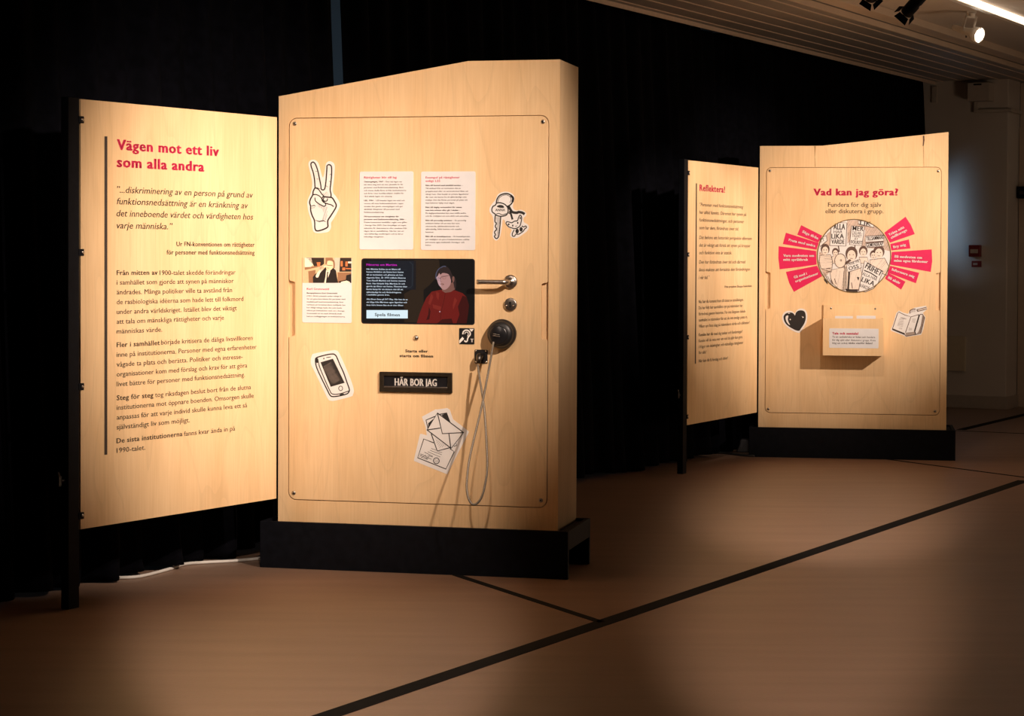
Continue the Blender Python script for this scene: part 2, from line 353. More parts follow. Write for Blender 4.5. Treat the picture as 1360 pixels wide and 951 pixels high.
curtain('stage_curtain', -3.2, 2.085, 'floor-length black pleated curtain left of the narrow pale gap, behind the left text panel', 3)
curtain('stage_curtain', 2.165, 10.15, 'long black pleated curtain right of the narrow gap, running back to the far wall', 5,
        ((3.72, .25, .02), (6.1, .2, .018), (7.9, .12, .015)))
PALE = mat('pale_blind', (.30, .36, .40), .7, noise=.05)

# ------------------------------------------------------------------ the upright text panels on posts
def text_panel(k, label, body):
    o, a = fr('P' + k); root = empty('text_panel', o, a, label, 'sign')
    pw, zb, zt = G['pw'], G['pzb'], G['pzt']
    sheet('panel', [[(0, zb), (pw, zb), (pw, zt), (0, zt)]], 0, .016, WD if k == '1' else WP, root)
    bm = bmesh.new(); box(bm, -.0585, -.0085, -.002, .030, 0, zt + .004); bmo('post', bm, BLACK, root, .002)['label'] = 'black steel post at the left edge'
    bm = bmesh.new(); z = .41
    tube(bm, [(-.0585, .016, z), (-.072, .016, z)], .006, 8); box(bm, -.086, -.072, .012, .020, z - .016, z + .016); tube(bm, [(-.078, .016, z + .012), (-.088, .016, z + .03)], .005, 6)
    bmo('clamp_knob', bm, DKST, root, .001)
    for z in (1.562, 1.138, .708, .294):
        bm = bmesh.new(); box(bm, -.012, .0125, -.0035, -.0005, z - .011, z + .011); b = bmo('bracket', bm, BLACK, root, .001)
        bm = bmesh.new(); lathe(bm, (.0045, -.0035, z), (0, -1, 0), [(.0055, 0), (.0045, .002), (.002, .0028), (0, .003)], 12); bmo('screw', bm, STEEL, b)
    p = Print(-.0006); x0, x1, zb_, zt_ = body['bar']; p.fill([(x0, zb_), (x1, zb_), (x1, zt_), (x0, zt_)], PRINT); p.build('accent_bar', root)['label'] = 'black vertical bar beside the writing'
    for nm, lines, m in body['text']:
        p = Print(-.0006)
        for s, a_, x1, cap, bold, ital in lines: p.text(s, a_, x1, cap, m, bold, ital)
        p.build(nm, root)
    return root
def X(p): return p[0]
H1, Q1, A1_, B1_ = .0355, .0228, .0165, .0170
text_panel('1', 'large birch text panel at left with a pink-red two-line heading and a quotation', {
 'bar': ((0.1104,1.2242)[0], (0.124,1.2243)[0], (0.1156,0.4803)[1], (0.1153,1.5145)[1]),
 'text': [
 ('heading', [('Vägen mot ett liv', (0.1684,1.4742), X((0.6865,1.4932)), H1, 2, False), ('som alla andra', (0.1684,1.4178), X((0.6069,1.4379)), H1, 2, False)], RED),
 ('quotation', [('”...diskriminering av en person på grund av', (0.1692,1.3336), X((0.8796,1.3547)), Q1, 0, True), ('funktionsnedsättning är en kränkning av', (0.1692,1.2957), X((0.8516,1.3113)), Q1, 0, True),
   ('det inneboende värdet och värdigheten hos', (0.1674,1.2561), X((0.8806,1.2691)), Q1, 0, True), ('varje människa.”', (0.1685,1.2166), X((0.4457,1.221)), Q1, 0, True)], PRINT),
 ('attribution', [('Ur FN-konventionen om rättigheter', (0.4659,1.16), X((0.8882,1.1622)), A1_, 1, False), ('för personer med funktionsnedsättning', (0.415,1.1319), X((0.8883,1.1327)), A1_, 1, False)], PRINT),
 ('body_text', [
  ('Från mitten av', (0.1686,1.0641), X((0.3693,1.0638)), B1_, 1, False), ('1900-talet skedde förändringar', (0.38,1.0627), X((0.7822,1.0611)), B1_, 0, False),
  ('i samhället som gjorde att synen på människor', (0.1686,1.0326), X((0.7722,1.0267)), B1_, 0, False), ('ändrades. Många politiker ville ta avstånd från', (0.1686,1.0006), X((0.7631,0.9925)), B1_, 0, False),
  ('de rasbiologiska idéerna som hade lett till folkmord', (0.1686,0.9686), X((0.8261,0.957)), B1_, 0, False), ('under andra världskriget. Istället blev det viktigt', (0.1686,0.9366), X((0.7892,0.9232)), B1_, 0, False),
  ('att tala om mänskliga rättigheter och varje', (0.1687,0.9046), X((0.7186,0.8906)), B1_, 0, False), ('människas värde.', (0.1687,0.8726), X((0.3931,0.8663)), B1_, 0, False),
  ('Fler i samhället', (0.1687,0.8283), X((0.3802,0.8212)), B1_, 1, False), ('började kritisera de dåliga livsvillkoren', (0.3878,0.829), X((0.8793,0.8033)), B1_, 0, False),
  ('inne på institutionerna. Personer med egna erfarenheter', (0.1687,0.7962), X((0.9012,0.7676)), B1_, 0, False), ('vågade ta plats och berätta. Politiker och intresse-', (0.1687,0.7642), X((0.8224,0.7361)), B1_, 0, False),
  ('organisationer kom med förslag och krav för att göra', (0.1687,0.7322), X((0.848,0.7002)), B1_, 0, False), ('livet bättre för personer med funktionsnedsättning.', (0.1688,0.6999), X((0.8353,0.6661)), B1_, 0, False),
  ('Steg för steg', (0.1688,0.6545), X((0.3482,0.646)), B1_, 1, False), ('tog riksdagen beslut bort från de slutna', (0.3576,0.654), X((0.8695,0.6161)), B1_, 0, False),
  ('institutionerna mot öppnare boenden. Omsorgen skulle', (0.1688,0.6229), X((0.885,0.5803)), B1_, 0, False), ('anpassas för att varje individ skulle kunna leva ett så', (0.1688,0.5909), X((0.8483,0.5478)), B1_, 0, False),
  ('självständigt liv som möjligt.', (0.1688,0.5588), X((0.5354,0.5347)), B1_, 0, False),
  ('De sista institutionerna', (0.1681,0.5139), X((0.4969,0.4911)), B1_, 1, False), ('fanns kvar ända in på', (0.5059,0.5131), X((0.781,0.4699)), B1_, 0, False),
  ('1990-talet.', (0.1689,0.482), X((0.3084,0.4725)), B1_, 0, False)], PRINT)]})
c2 = .0190; c3 = .0170
text_panel('2', 'narrow-looking birch text panel in the background headed with one pink-red word', {
 'bar': ((0.1011,1.2883)[0], (0.1156,1.2885)[0], (0.1243,0.5649)[1], (0.1102,1.5113)[1]),
 'text': [
 ('heading', [('Reflektera!', (0.1512,1.4734), X((0.5093,1.4973)), .0355, 2, False)], RED),
 ('quotation', [('”Personer med funktionsnedsättning', (0.1534,1.3931), X((0.7873,1.4098)), c2, 0, True), ('har alltid funnits. Däremot har synen på', (0.1499,1.3527), X((0.833,1.3691)), c2, 0, True),
  ('funktionsnedsättningar, och personer', (0.1505,1.3123), X((0.8003,1.3227)), c2, 0, True), ('som har dem, förändrats över tid.', (0.1511,1.2712), X((0.7175,1.28)), c2, 0, True),
  ('Det behövs ett historiskt perspektiv eftersom', (0.1508,1.2201), X((0.9216,1.2279)), c2, 0, True), ('det är viktigt att förstå att synen på kroppar', (0.1514,1.1797), X((0.9024,1.1858)), c2, 0, True),
  ('och funktion inte är statisk.', (0.152,1.1401), X((0.6205,1.1433)), c2, 0, True), ('Den har förändrats över tid och därmed', (0.1507,1.0902), X((0.8273,1.0894)), c2, 0, True),
  ('finns makten att fortsätta den förändringen', (0.1513,1.0494), X((0.8978,1.0472)), c2, 0, True), ('i vår tid.”', (0.1488,1.009), X((0.2961,1.0105)), c2, 0, True)], PRINT),
 ('attribution', [('Från projektet Shoppa funkofobin', (0.5179,0.9584), X((0.9263,0.9545)), .0125, 1, False)], PRINT),
 ('body_text', [('Nu har du', (0.1497,0.8826), X((0.2874,0.8824)), c3, 1, False), ('kommit fram till slutet av utställningen.', (0.3013,0.8821), X((0.8022,0.8727)), c3, 0, False),
  ('Du har följt hur samhällets syn på människor har', (0.1501,0.8501), X((0.7878,0.8354)), c3, 0, False), ('förändrats genom historien. För inte längesen delade', (0.1506,0.818), X((0.8287,0.8053)), c3, 0, False),
  ('samhället in människor för att de inte ansågs passa in.', (0.1511,0.7855), X((0.8618,0.7668)), c3, 0, False), ('Vilken syn finns idag på människors värde och olikheter?', (0.1516,0.7529), X((0.8962,0.7322)), c3, 0, False),
  ('Kanske har du', (0.1523,0.7081), X((0.3522,0.7039)), c3, 1, False), ('med dig tankar och funderingar?', (0.3672,0.7066), X((0.788,0.6896)), c3, 0, False),
  ('Kanske vill du veta mer om vad du själv kan göra', (0.1527,0.6763), X((0.7863,0.6563)), c3, 0, False), ('i frågor om delaktighet och mänskliga rättigheter', (0.1543,0.6449), X((0.7983,0.6225)), c3, 0, False),
  ('för alla?', (0.1537,0.6136), X((0.2587,0.6109)), c3, 0, False), ('Här kan du', (0.1543,0.5699), X((0.3019,0.565)), c3, 1, False), ('få förslag och idéer!', (0.3136,0.5689), X((0.571,0.5532)), c3, 0, False)], PRINT)]})

# ------------------------------------------------------------------ display boards
def plate_outline(x0, x1, z0, z1, r, nz0, nz1, nw, left=True, right=True):
    """rounded rectangle with a grip notch cut into each long side"""
    def notch(sgn, x):             # going up the right side, or down the left side
        q = .010; pts = []
        zz = (nz0, nz1) if sgn > 0 else (nz1, nz0); d = 1 if sgn > 0 else -1
        pts += [(x, zz[0] - d * q * .6), (x - sgn * q * .35, zz[0] - d * q * .1), (x - sgn * q, zz[0])]
        pts += [(x - sgn * (nw - q * .7), zz[0] + d * q * .1), (x - sgn * (nw - q * .1), zz[0] + d * q * .35), (x - sgn * nw, zz[0] + d * q)]
        pts += [(x - sgn * nw, zz[1] - d * q), (x - sgn * (nw - q * .1), zz[1] - d * q * .35), (x - sgn * (nw - q * .7), zz[1] - d * q * .1)]
        pts += [(x - sgn * q, zz[1]), (x - sgn * q * .35, zz[1] + d * q * .1), (x, zz[1] + d * q * .6)]
        return pts
    P = rrect(x0, x1, z0, z1, r); n = len(P) // 4
    tr, tl, bl, br = P[:n], P[n:2 * n], P[2 * n:3 * n], P[3 * n:]
    return tr + tl + notch(-1, x0) + bl + br + notch(1, x1)
def board(k, label, outline, pl, notch, screws, cover):
    o, a = fr('B' + k); root = empty('display_board', o, a, label, 'exhibit board')
    w_, d, zb = G['w'], G['d'], G['zb' + k]; x0, x1, z0, z1 = pl
    inset = [(min(max(x, .004), w_ - .004), z - .004 * (z > 1)) for x, z in outline]
    sheet('carcass', [outline], .0125, d, WS, root)['label'] = 'deep birch body with plain sides'
    sheet('face_frame', [outline, rrect(x0 - .0028, x1 + .0028, z0 - .0028, z1 + .0028, .030)[::-1]], 0, .0125, WD, root)
    sheet('cover_plate', [plate_outline(x0, x1, z0, z1, .028, *notch)], -.0015, .0115, cover, root, .0008)['label'] = 'removable front sheet with rounded corners and side grips'
    for x, z in screws:
        bm = bmesh.new(); lathe(bm, (x, -.0015, z), (0, -1, 0), [(.0075, 0), (.0072, .0012), (.0050, .0022), (0, .0024)], 16)
        s = bmo('screw', bm, STEEL, root, 0)
        bm = bmesh.new(); lathe(bm, (x, -.0040, z), (0, -1, 0), [(.0028, 0), (.0026, .0003), (0, .0004)], 6); bmo('socket', bm, HOLE, s)
    # black plinth frame: front and rear boards, side rails with open ends below
    bm = bmesh.new(); ps, pf, pd, pz = G['ps'], G['pf'], G['pd'], G['pz']; f0 = -pf; b0 = -pf + pd
    box(bm, -ps, w_ + ps, f0, f0 + .018, 0, pz); box(bm, -ps, w_ + ps, b0 - .018, b0, 0, pz)
    for xa, xb in ((-ps, -ps + .018), (w_ + ps - .018, w_ + ps)): box(bm, xa, xb, f0 + .018, b0 - .018, .100, pz)
    box(bm, -.03, w_ + .03, 0, d, .145, zb - .001)
    pb = bmo('plinth', bm, BLACK, root, .0015); pb['label'] = 'black plinth the birch board stands in'
    return root
def lettering(name, parent, y, items, m, heavy=0):
    p = Print(y)
    for it in items: p.text(it[0], it[1], it[2], it[3], m, min(2, heavy + (it[4] if len(it) > 4 else 0)))
    return p.build(name, parent)

gw = G['w']
B1 = board('1', 'nearest birch display board with a video screen, door handle and black sticker drawings', 
  [(0, G['zb1']), (gw, G['zb1']), (gw, G['zr1']), (gw * G['pk1'], G['zr1']), (0, G['zl1'])],
  ((0.0415,0.9637)[0], (1.0012,0.9725)[0], (0.3738,0.2441)[1], (0.5382,1.625)[1]), ((1.001,0.8371)[1], (1.0001,1.0361)[1], .0225),
  [(0.0614,1.6063), (0.9819,1.6037), (0.0605,0.267), (0.9798,0.2687)], WP)
YF = -.0015
# -- text cards
def rcard(name, a, b, parent, y=YF, r=.006, m=CARD, th=.0015):
    return sheet(name, [rrect(a[0], b[0], b[1], a[1], r)], y - th, y, m, parent)
def lines(L, conv, cap): return [(s, conv[i], conv2, cap, b) for s, i, conv2, b in L]
t = .0049
c = rcard('text_card', (0.3083,1.4318), (0.5087,1.1519), B1); c['label'] = 'white text card, left of the two, red one-line heading'
K = '470,220,7.924'
lettering('heading', c, YF - .0018, [('Rättigheter blir till lag', (0.325,1.407), X((0.4466,1.4064)), .0078, 1)], RED)
lettering('body_text', c, YF - .0018, [
 ('Omsorgslagen, 1967', (0.325,1.3933), X((0.3963,1.3927)), t, 1), ('– Den nya lagen var', (0.3991,1.393), X((0.4672,1.3924)), t),
 ('ett stort steg mot ett mer jämställt liv för', (0.325,1.3828), X((0.4708,1.3822)), t), ('personer med funktionsnedsättning. Barn', (0.3251,1.3725), X((0.4718,1.3822)), t),
 ('och vuxna skulle flytta ut från institutionerna', (0.3251,1.3619), X((0.4824,1.3822)), t), ('och få bo i mer hemlika miljöer. Istället för', (0.3251,1.3514), X((0.4732,1.3822)), t),
 ('vård talade lagen om omsorg.', (0.3252,1.3408), X((0.43,1.3824)), t),
 ('LSS, 1994', (0.3252,1.3258), X((0.3589,1.3826)), t, 1), ('– LSS betyder lagen om stöd och', (0.3626,1.3257), X((0.4768,1.3822)), t),
 ('service till vissa funktionshindrade. Lagen', (0.3252,1.3152), X((0.4715,1.3822)), t), ('ersatte den gamla omsorgslagen och ger', (0.3253,1.3046), X((0.4701,1.3822)), t),
 ('särskilda rättigheter till personer med', (0.3253,1.2944), X((0.4577,1.3823)), t), ('funktionsnedsättning.', (0.3253,1.2838), X((0.3998,1.3825)), t),
 ('FN-konventionen om rättigheter för', (0.3254,1.2684), X((0.4548,1.3823)), t, 1), ('personer med funktionsnedsättning, 2006 –', (0.3254,1.2582), X((0.4821,1.3822)), t, 1),
 ('Denna konvention innehåller regler som gäller', (0.3254,1.2476), X((0.486,1.3822)), t), ('i Sverige från 2009. Den förtydligar att ingen', (0.3254,1.237), X((0.4821,1.3822)), t),
 ('människa får diskrimineras eller uteslutas från', (0.3255,1.2264), X((0.4849,1.3822)), t), ('någon del av samhällslivet. Alla har rätt att', (0.3255,1.2162), X((0.4743,1.3822)), t),
 ('vara fullvärdiga medborgare och ta del av', (0.3255,1.2059), X((0.4718,1.3822)), t), ('mänskliga rättigheter.', (0.3256,1.1957), X((0.4006,1.3825)), t)], PRINT, 1)
c = rcard('text_card', (0.5377,1.4307), (0.7377,1.1511), B1); c['label'] = 'white text card, right of the two, red two-line heading'
lettering('heading', c, YF - .0018, [('Exempel på rättigheter', (0.5543,1.406), X((0.6798,1.4054)), .0078, 1), ('enligt LSS', (0.5544,1.3938), X((0.6081,1.4057)), .0078, 1)], RED)
lettering('body_text', c, YF - .0018, [
 ('Rätt till bostad med särskild service –', (0.5544,1.3792), X((0.6911,1.3814)), t, 1), ('Till skillnad från en institution ska en', (0.5544,1.3687), X((0.6834,1.3815)), t),
 ('gruppbostad eller en servicebostad likna ett', (0.5545,1.3582), X((0.7113,1.3814)), t), ('riktigt hem. Den består av privata lägenheter', (0.5545,1.3477), X((0.7131,1.3814)), t),
 ('där man ska kunna bo så självständigt som', (0.5545,1.3375), X((0.7051,1.3814)), t), ('möjligt. Det ska finnas personal på plats om', (0.5546,1.327), X((0.7089,1.3814)), t),
 ('man behöver hjälp med något.', (0.5546,1.3165), X((0.6618,1.3815)), t),
 ('Rätt till daglig verksamhet för vuxna', (0.5547,1.3013), X((0.6876,1.3814)), t, 1), ('som inte arbetar eller går i skolan –', (0.5547,1.2908), X((0.6817,1.3815)), t, 1),
 ('På dagligverksamhet kan man träffa andra', (0.5547,1.2803), X((0.7033,1.3814)), t), ('och får möjlighet att vara aktiv och utvecklas.', (0.5548,1.2701), X((0.7141,1.3814)), t),
 ('Rätt till personlig assistans', (0.5548,1.2545), X((0.652,1.3816)), t, 1), ('– En personlig', (0.6559,1.2545), X((0.7037,1.3814)), t),
 ('assistent bidrar till att man kan vara', (0.5549,1.244), X((0.6799,1.3815)), t), ('oberoende, självbestämmande och', (0.5549,1.2335), X((0.6782,1.3815)), t),
 ('självständig, både hemma och utanför', (0.5549,1.2233), X((0.6887,1.3814)), t), ('hemmet.', (0.555,1.2128), X((0.5853,1.3818)), t),
 ('Rätt till en kontaktperson', (0.555,1.1972), X((0.6474,1.3816)), t, 1), ('– En kontaktperson', (0.6516,1.1974), X((0.7183,1.3813)), t),
 ('ger möjlighet att göra fritidsaktiviteter utifrån', (0.555,1.1867), X((0.7159,1.3813)), t), ('personens egna önskemål, förmågor och', (0.5551,1.1765), X((0.6981,1.3814)), t), ('behov.', (0.5551,1.1663), X((0.5766,1.3818)), t)], PRINT, 1)
# -- portrait card: photograph above, writing below
c = rcard('photo_card', (0.0923,1.1224), (0.2791,0.8869), B1); c['label'] = 'white card with a photograph of a person in a dark suit above text'
PH = lambda n, r, g, b: mat('photo_' + n, srgb(r, g, b), .5, noise=.06, nscale=200)
pb_, pd_, psk, psuit, pwd, pgr, por, psh = PH('beige', 212, 186, 146), PH('dark', 46, 34, 28), PH('skin', 248, 218, 180), PH('suit', 28, 22, 22), PH('wood', 150, 110, 80), PH('grey', 196, 196, 178), PH('orange', 206, 120, 70), PH('shirt', 246, 234, 214)
p = Print(YF - .0017)
p.fill([(0.0925,1.1219),(0.2781,1.1227),(0.2783,1.0318),(0.0927,1.0304)], pb_); p.lay = 1
p.fill([(0.1069,1.1219),(0.1751,1.1222),(0.1751,1.1002),(0.1667,1.0937),(0.1381,1.0904),(0.128,1.1031),(0.1069,1.1219)], pd_); p.fill([(0.101,1.1206),(0.1263,1.1207),(0.133,1.0967),(0.123,1.0863),(0.1019,1.0886)], psh); p.fill([(0.101,1.0862),(0.1566,1.0937),(0.1634,1.0905),(0.1019,1.0773)], pwd)
p.fill([(0.2145,1.1219),(0.2354,1.122),(0.2322,1.0701),(0.2121,1.0716)], pgr); p.fill([(0.2354,1.122),(0.2781,1.1222),(0.2782,1.072),(0.2331,1.0717)], pd_); p.fill([(0.2264,1.0693),(0.2782,1.0696),(0.2783,1.0318),(0.2265,1.0314)], pwd); p.fill([(0.1801,1.1223),(0.2069,1.1224),(0.212,1.1019),(0.1801,1.1018)], pwd); p.fill([(0.1146,1.0726),(0.1432,1.0776),(0.1366,1.0308),(0.1172,1.0306)], pwd)
p.lay = 2
p.fill([(0.1465,1.1056),(0.1616,1.1057),(0.1592,1.0913),(0.1499,1.0912)], por)
for q in ([(0.238,1.1101),(0.2455,1.1101),(0.2456,1.0909),(0.238,1.0909)], [(0.2555,1.1085),(0.2639,1.1086),(0.264,1.091),(0.2556,1.091)], [(0.2439,1.0869),(0.2548,1.087),(0.2548,1.0766),(0.2439,1.0766)]): p.fill(q, por)
p.fill([(0.2656,1.1086),(0.2781,1.1087),(0.2781,1.1023),(0.2656,1.1022)], psh); p.fill([(0.2573,1.0854),(0.2782,1.0839),(0.2782,1.0807),(0.2573,1.0814)], por)
p.fill([(0.1332,1.0307),(0.1323,1.0519),(0.1432,1.0648),(0.1668,1.0777),(0.1819,1.0874),(0.207,1.0875),(0.2196,1.0764),(0.2222,1.062),(0.2281,1.0314)], psuit); p.fill([(0.259,1.0591),(0.2782,1.064),(0.2783,1.0318),(0.234,1.0314),(0.229,1.0365),(0.2574,1.0431)], psuit)
p.lay = 3
p.blob([(0.1827,1.1002),(0.1868,1.109),(0.1969,1.1115),(0.2078,1.1075),(0.2112,1.0971),(0.2087,1.0859),(0.2003,1.0779),(0.1903,1.0754),(0.1836,1.081)], psk); p.fill([(0.1827,1.0778),(0.1886,1.0746),(0.1987,1.0779),(0.1978,1.0699),(0.182,1.0311),(0.1753,1.031),(0.1803,1.0522)], psh)
p.blob([(0.16,1.0905),(0.1667,1.0929),(0.1735,1.089),(0.1735,1.081),(0.1668,1.0745),(0.1601,1.0665),(0.1534,1.052),(0.1466,1.0504),(0.1432,1.0552),(0.1483,1.0664),(0.1567,1.0777)], psh); p.blob([(0.16,1.0905),(0.1667,1.0929),(0.1743,1.0882),(0.1726,1.0809),(0.1634,1.0729),(0.1575,1.0777)], psk)
p.fill([(0.2373,1.0315),(0.2407,1.0358),(0.2607,1.0399),(0.2725,1.0352),(0.2725,1.0317)], psh)
p.lay = 4
p.fill([(0.1869,1.0714),(0.192,1.0707),(0.1903,1.0651),(0.1887,1.0311),(0.182,1.0311)], psuit); p.stroke([(0.1734,1.0898),(0.1835,1.0914)], .004, psh)
p.stroke([(0.1835,1.0962),(0.1936,1.0939),(0.207,1.0939)], .0018, psuit); p.smooth([(0.1827,1.0986),(0.1852,1.1114),(0.1969,1.1155),(0.2095,1.1115),(0.2129,1.0988),(0.2121,1.0844)], .006, pwd); p.stroke([(0.1861,1.0858),(0.1903,1.0839),(0.1936,1.0846)], .0015, pwd)
p.build('photograph', c)
lettering('heading', c, YF - .0018, [('Karl Grunewald', (0.1093,1.0057), X((0.1935,1.0069)), .0072, 1)], RED)
lettering('body_text', c, YF - .0018, [(s, a, x, .0046, b) for s, a, x, b in (
 ('Barnpsykiatern Karl Grunewald', (0.1094,0.9917), X((0.2239,0.9926)), 1), ('(1921–2016) arbetade under många år', (0.1094,0.9812), X((0.2412,0.9928)), 0),
 ('för att göra livet bättre för personer med', (0.1094,0.9706), X((0.2553,0.9929)), 0), ('intellektuell funktionsnedsättning. Som', (0.1094,0.9601), X((0.2475,0.9928)), 0),
 ('verksam på Socialstyrelsen avslöjade han', (0.1094,0.9496), X((0.2553,0.9929)), 0), ('hur dåligt många hade det som levde', (0.1095,0.9391), X((0.2422,0.9928)), 0),
 ('inlåsta på institutioner runt om i Sverige.', (0.1095,0.9285), X((0.2538,0.9929)), 0), ('Grunewald var en stark drivande kraft', (0.1095,0.918), X((0.2422,0.9928)), 0),
 ('bakom nedläggningen av institutionerna.', (0.1095,0.9075), X((0.2553,0.9929)), 0))], PRINT, 1)
# -- video screen
def lit(n, r, g, b, k=1.0): c_ = srgb(r, g, b); return mat('screen_' + n, (.006, .006, .006), .25, emit=c_, es=k, spec=.2)
SB, SBR, STV, SMAG, STX, SBT, SBL = lit('black', 14, 12, 12), lit('brown', 42, 30, 20), lit('blue', 20, 25, 34), lit('magenta', 205, 35, 190), lit('white', 205, 218, 232), lit('button', 222, 242, 250), lit('dark', 34, 40, 48)
SRD, SRH, SRS, SHA, SHB, SSK, SSS, SSL = lit('red', 106, 23, 19), lit('red_light', 124, 36, 28), lit('red_dark', 60, 13, 12), lit('hair', 46, 33, 32), lit('hair_blue', 78, 78, 98), lit('skin', 178, 130, 124), lit('skin_dark', 122, 80, 70), lit('skin_light', 205, 168, 178)
c = sheet('video_screen', [rrect((0.3154,0.8827)[0], (0.7367,0.8898)[0], (0.5266,0.8852)[1], (0.5258,1.1205)[1], .010)], YF - .0005, YF, SATIN, B1); c['label'] = 'black video screen showing a film menu'
p = Print(YF - .0008)
p.fill(rrect((0.3211,0.8849)[0], (0.7312,0.8897)[0], (0.5266,0.89)[1], (0.5259,1.1162)[1], .006), SB); p.lay = 1
p.fill([(0.5117,1.1158),(0.605,1.1162),(0.6082,1.0842),(0.5965,1.0545),(0.571,1.0271),(0.548,1.0087),(0.5484,0.8919),(0.4763,0.8911),(0.476,0.9942),(0.512,1.0143)], SBR)
p.fill([(0.341,1.1115),(0.5194,1.1124),(0.5197,1.0094),(0.3517,1.0056)], STV); p.lay = 2
p.stroke([(0.4962,1.1083),(0.5076,1.0985),(0.5058,1.0242),(0.4991,1.0167),(0.3569,1.0107)], .004, SBL); p.stroke([(0.3671,1.0754),(0.486,1.081)], .0015, SBL)
q = '560,340,9.51'
p.fill([(0.5229,0.889),(0.5346,0.9259),(0.5433,0.9486),(0.5579,0.9799),(0.5784,1.0027),(0.6135,1.01),(0.6281,1.0003),(0.6631,1.0084),(0.6923,0.998),(0.7069,0.984),(0.7157,0.9559),(0.7129,0.9278),(0.7072,0.8911)], SRD)
p.lay = 3
p.fill([(0.6694,0.8906),(0.6809,0.9218),(0.675,0.9499),(0.6923,0.9895),(0.7069,0.984),(0.7157,0.9559),(0.7129,0.9278),(0.7072,0.8911)], SRS); p.fill([(0.5992,0.8898),(0.6168,0.9042),(0.6518,0.9074),(0.6577,0.8905)], SRS); p.fill([(0.5683,0.9489),(0.5742,0.932),(0.5699,0.9036),(0.5582,0.9007),(0.5654,0.9206)], SRS)
for q in ([(0.5769,0.997),(0.5843,0.983),(0.5727,0.9546),(0.5653,0.9602)], [(0.5945,1.0028),(0.6062,0.9973),(0.6034,0.9718),(0.596,0.9831)], [(0.6632,0.9836),(0.672,0.9724),(0.6575,0.9385),(0.656,0.9554)], [(0.5814,0.9575),(0.6137,0.9493),(0.6108,0.9352),(0.5844,0.9434)]): p.fill(q, SRH)
p.fill([(0.6149,1.0213),(0.6572,1.0372),(0.6646,1.0118),(0.6486,1.0018),(0.6281,0.9989),(0.617,1.0058)], SSS)
p.blob([(0.5943,1.0452),(0.5928,1.0649),(0.603,1.0848),(0.6249,1.0948),(0.6424,1.085),(0.6542,1.0625),(0.6659,1.0485),(0.6675,1.0175),(0.6602,1.0174),(0.6513,1.0456)], SHA)
p.lay = 4
p.blob([(0.5972,1.0593),(0.6074,1.0693),(0.6366,1.0694),(0.6484,1.0484),(0.647,1.0286),(0.6339,1.013),(0.6208,1.0101),(0.609,1.0213),(0.6002,1.0368)], SSK); p.blob([(0.5963,1.0551),(0.606,1.0622),(0.6119,1.0453),(0.6105,1.0326),(0.6134,1.0199),(0.6046,1.0269),(0.5987,1.0424)], SSL)
p.blob([(0.6557,1.0569),(0.6615,1.0555),(0.6607,1.04),(0.6557,1.0371),(0.6536,1.0484)], SSS); p.stroke([(0.6281,0.9974),(0.6253,0.9777),(0.6137,0.9324),(0.6095,0.89)], .0012, SRS)
p.lay = 5
p.blob([(0.5957,1.0565),(0.5986,1.0735),(0.6103,1.0876),(0.6278,1.092),(0.6454,1.0808),(0.6527,1.0569),(0.6499,1.0427),(0.644,1.0596),(0.6367,1.0666),(0.6191,1.0693),(0.6104,1.0636),(0.606,1.0693),(0.6001,1.0579)], SHA); p.smooth([(0.5946,1.048),(0.5945,1.065),(0.603,1.0819),(0.6205,1.0928),(0.6307,1.092)], .0035, SHB)
p.smooth([(0.6105,1.0284),(0.6169,1.0312),(0.6228,1.029),(0.6169,1.0267)], .0022, SSS); p.stroke([(0.5987,1.0523),(0.6104,1.0509),(0.6168,1.0572),(0.6279,1.0581),(0.644,1.061)], .0015, SHA); p.ring(((0.6244,1.0524)), .0065, .0040, .0009, SSS); p.ring(((0.6046,1.0481)), .0050, .0040, .0009, SHB)
p.stroke([(0.6119,1.0495),(0.609,1.0396),(0.6157,1.0383)], .0013, SSS); p.disc((0.6085,0.9315), .0024, .0020, SSL)
p.fill([(0.3353,0.9343),(0.4896,0.9359),(0.4897,0.9061),(0.3354,0.9044)], SBT); p.lay = 6
for s, a, x in (('Här Martina föddes sa en läkare till', (0.3349,1.0792), (0.4613,1.0799)), ('hennes föräldrar att lämna bort henne', (0.3349,1.0692), (0.4731,1.08)), ('till en institution och glömma att hon', (0.3349,1.0588), (0.4706,1.0799)),
 ('någonsin fötts. År 1974 träffade filmaren', (0.335,1.0483), (0.4809,1.08)), ('Tom Alandh Martina och hennes mamma', (0.335,1.0379), (0.4809,1.08)), ('Berit. Han började följa Martinas liv och', (0.335,1.0274), (0.4783,1.08)),
 ('gjorde sju filmer om henne. Filmerna visar', (0.335,1.0175), (0.4871,1.08)), ('Berits kamp för sin dotters rätt till ett', (0.3351,1.007), (0.4716,1.0799)), ('självständigt liv och förändringarna', (0.3351,0.9965), (0.4644,1.0799)),
 ('i samhället genom åren.', (0.3351,0.9871), (0.4215,1.0797)), ('Alla filmer finns på SVT Play. Här kan du se', (0.3352,0.9712), (0.4886,1.08)), ('ett klipp från Martinas egen lägenhet och', (0.3352,0.9607), (0.486,1.08)), ('även höra henne läsa en av sina dikter.', (0.3352,0.9502), (0.4742,1.08))):
    p.text(s, a, x[0], .0056, STX, 1)
p.text('Filmerna om Martina', (0.3348,1.0941), (0.4488,1.0947)[0], .0078, SMAG, 1); p.text('Spela filmen', (0.3665,0.9132), (0.4592,0.9142)[0], .0115, SB, 1)
p.build('film_menu', c)
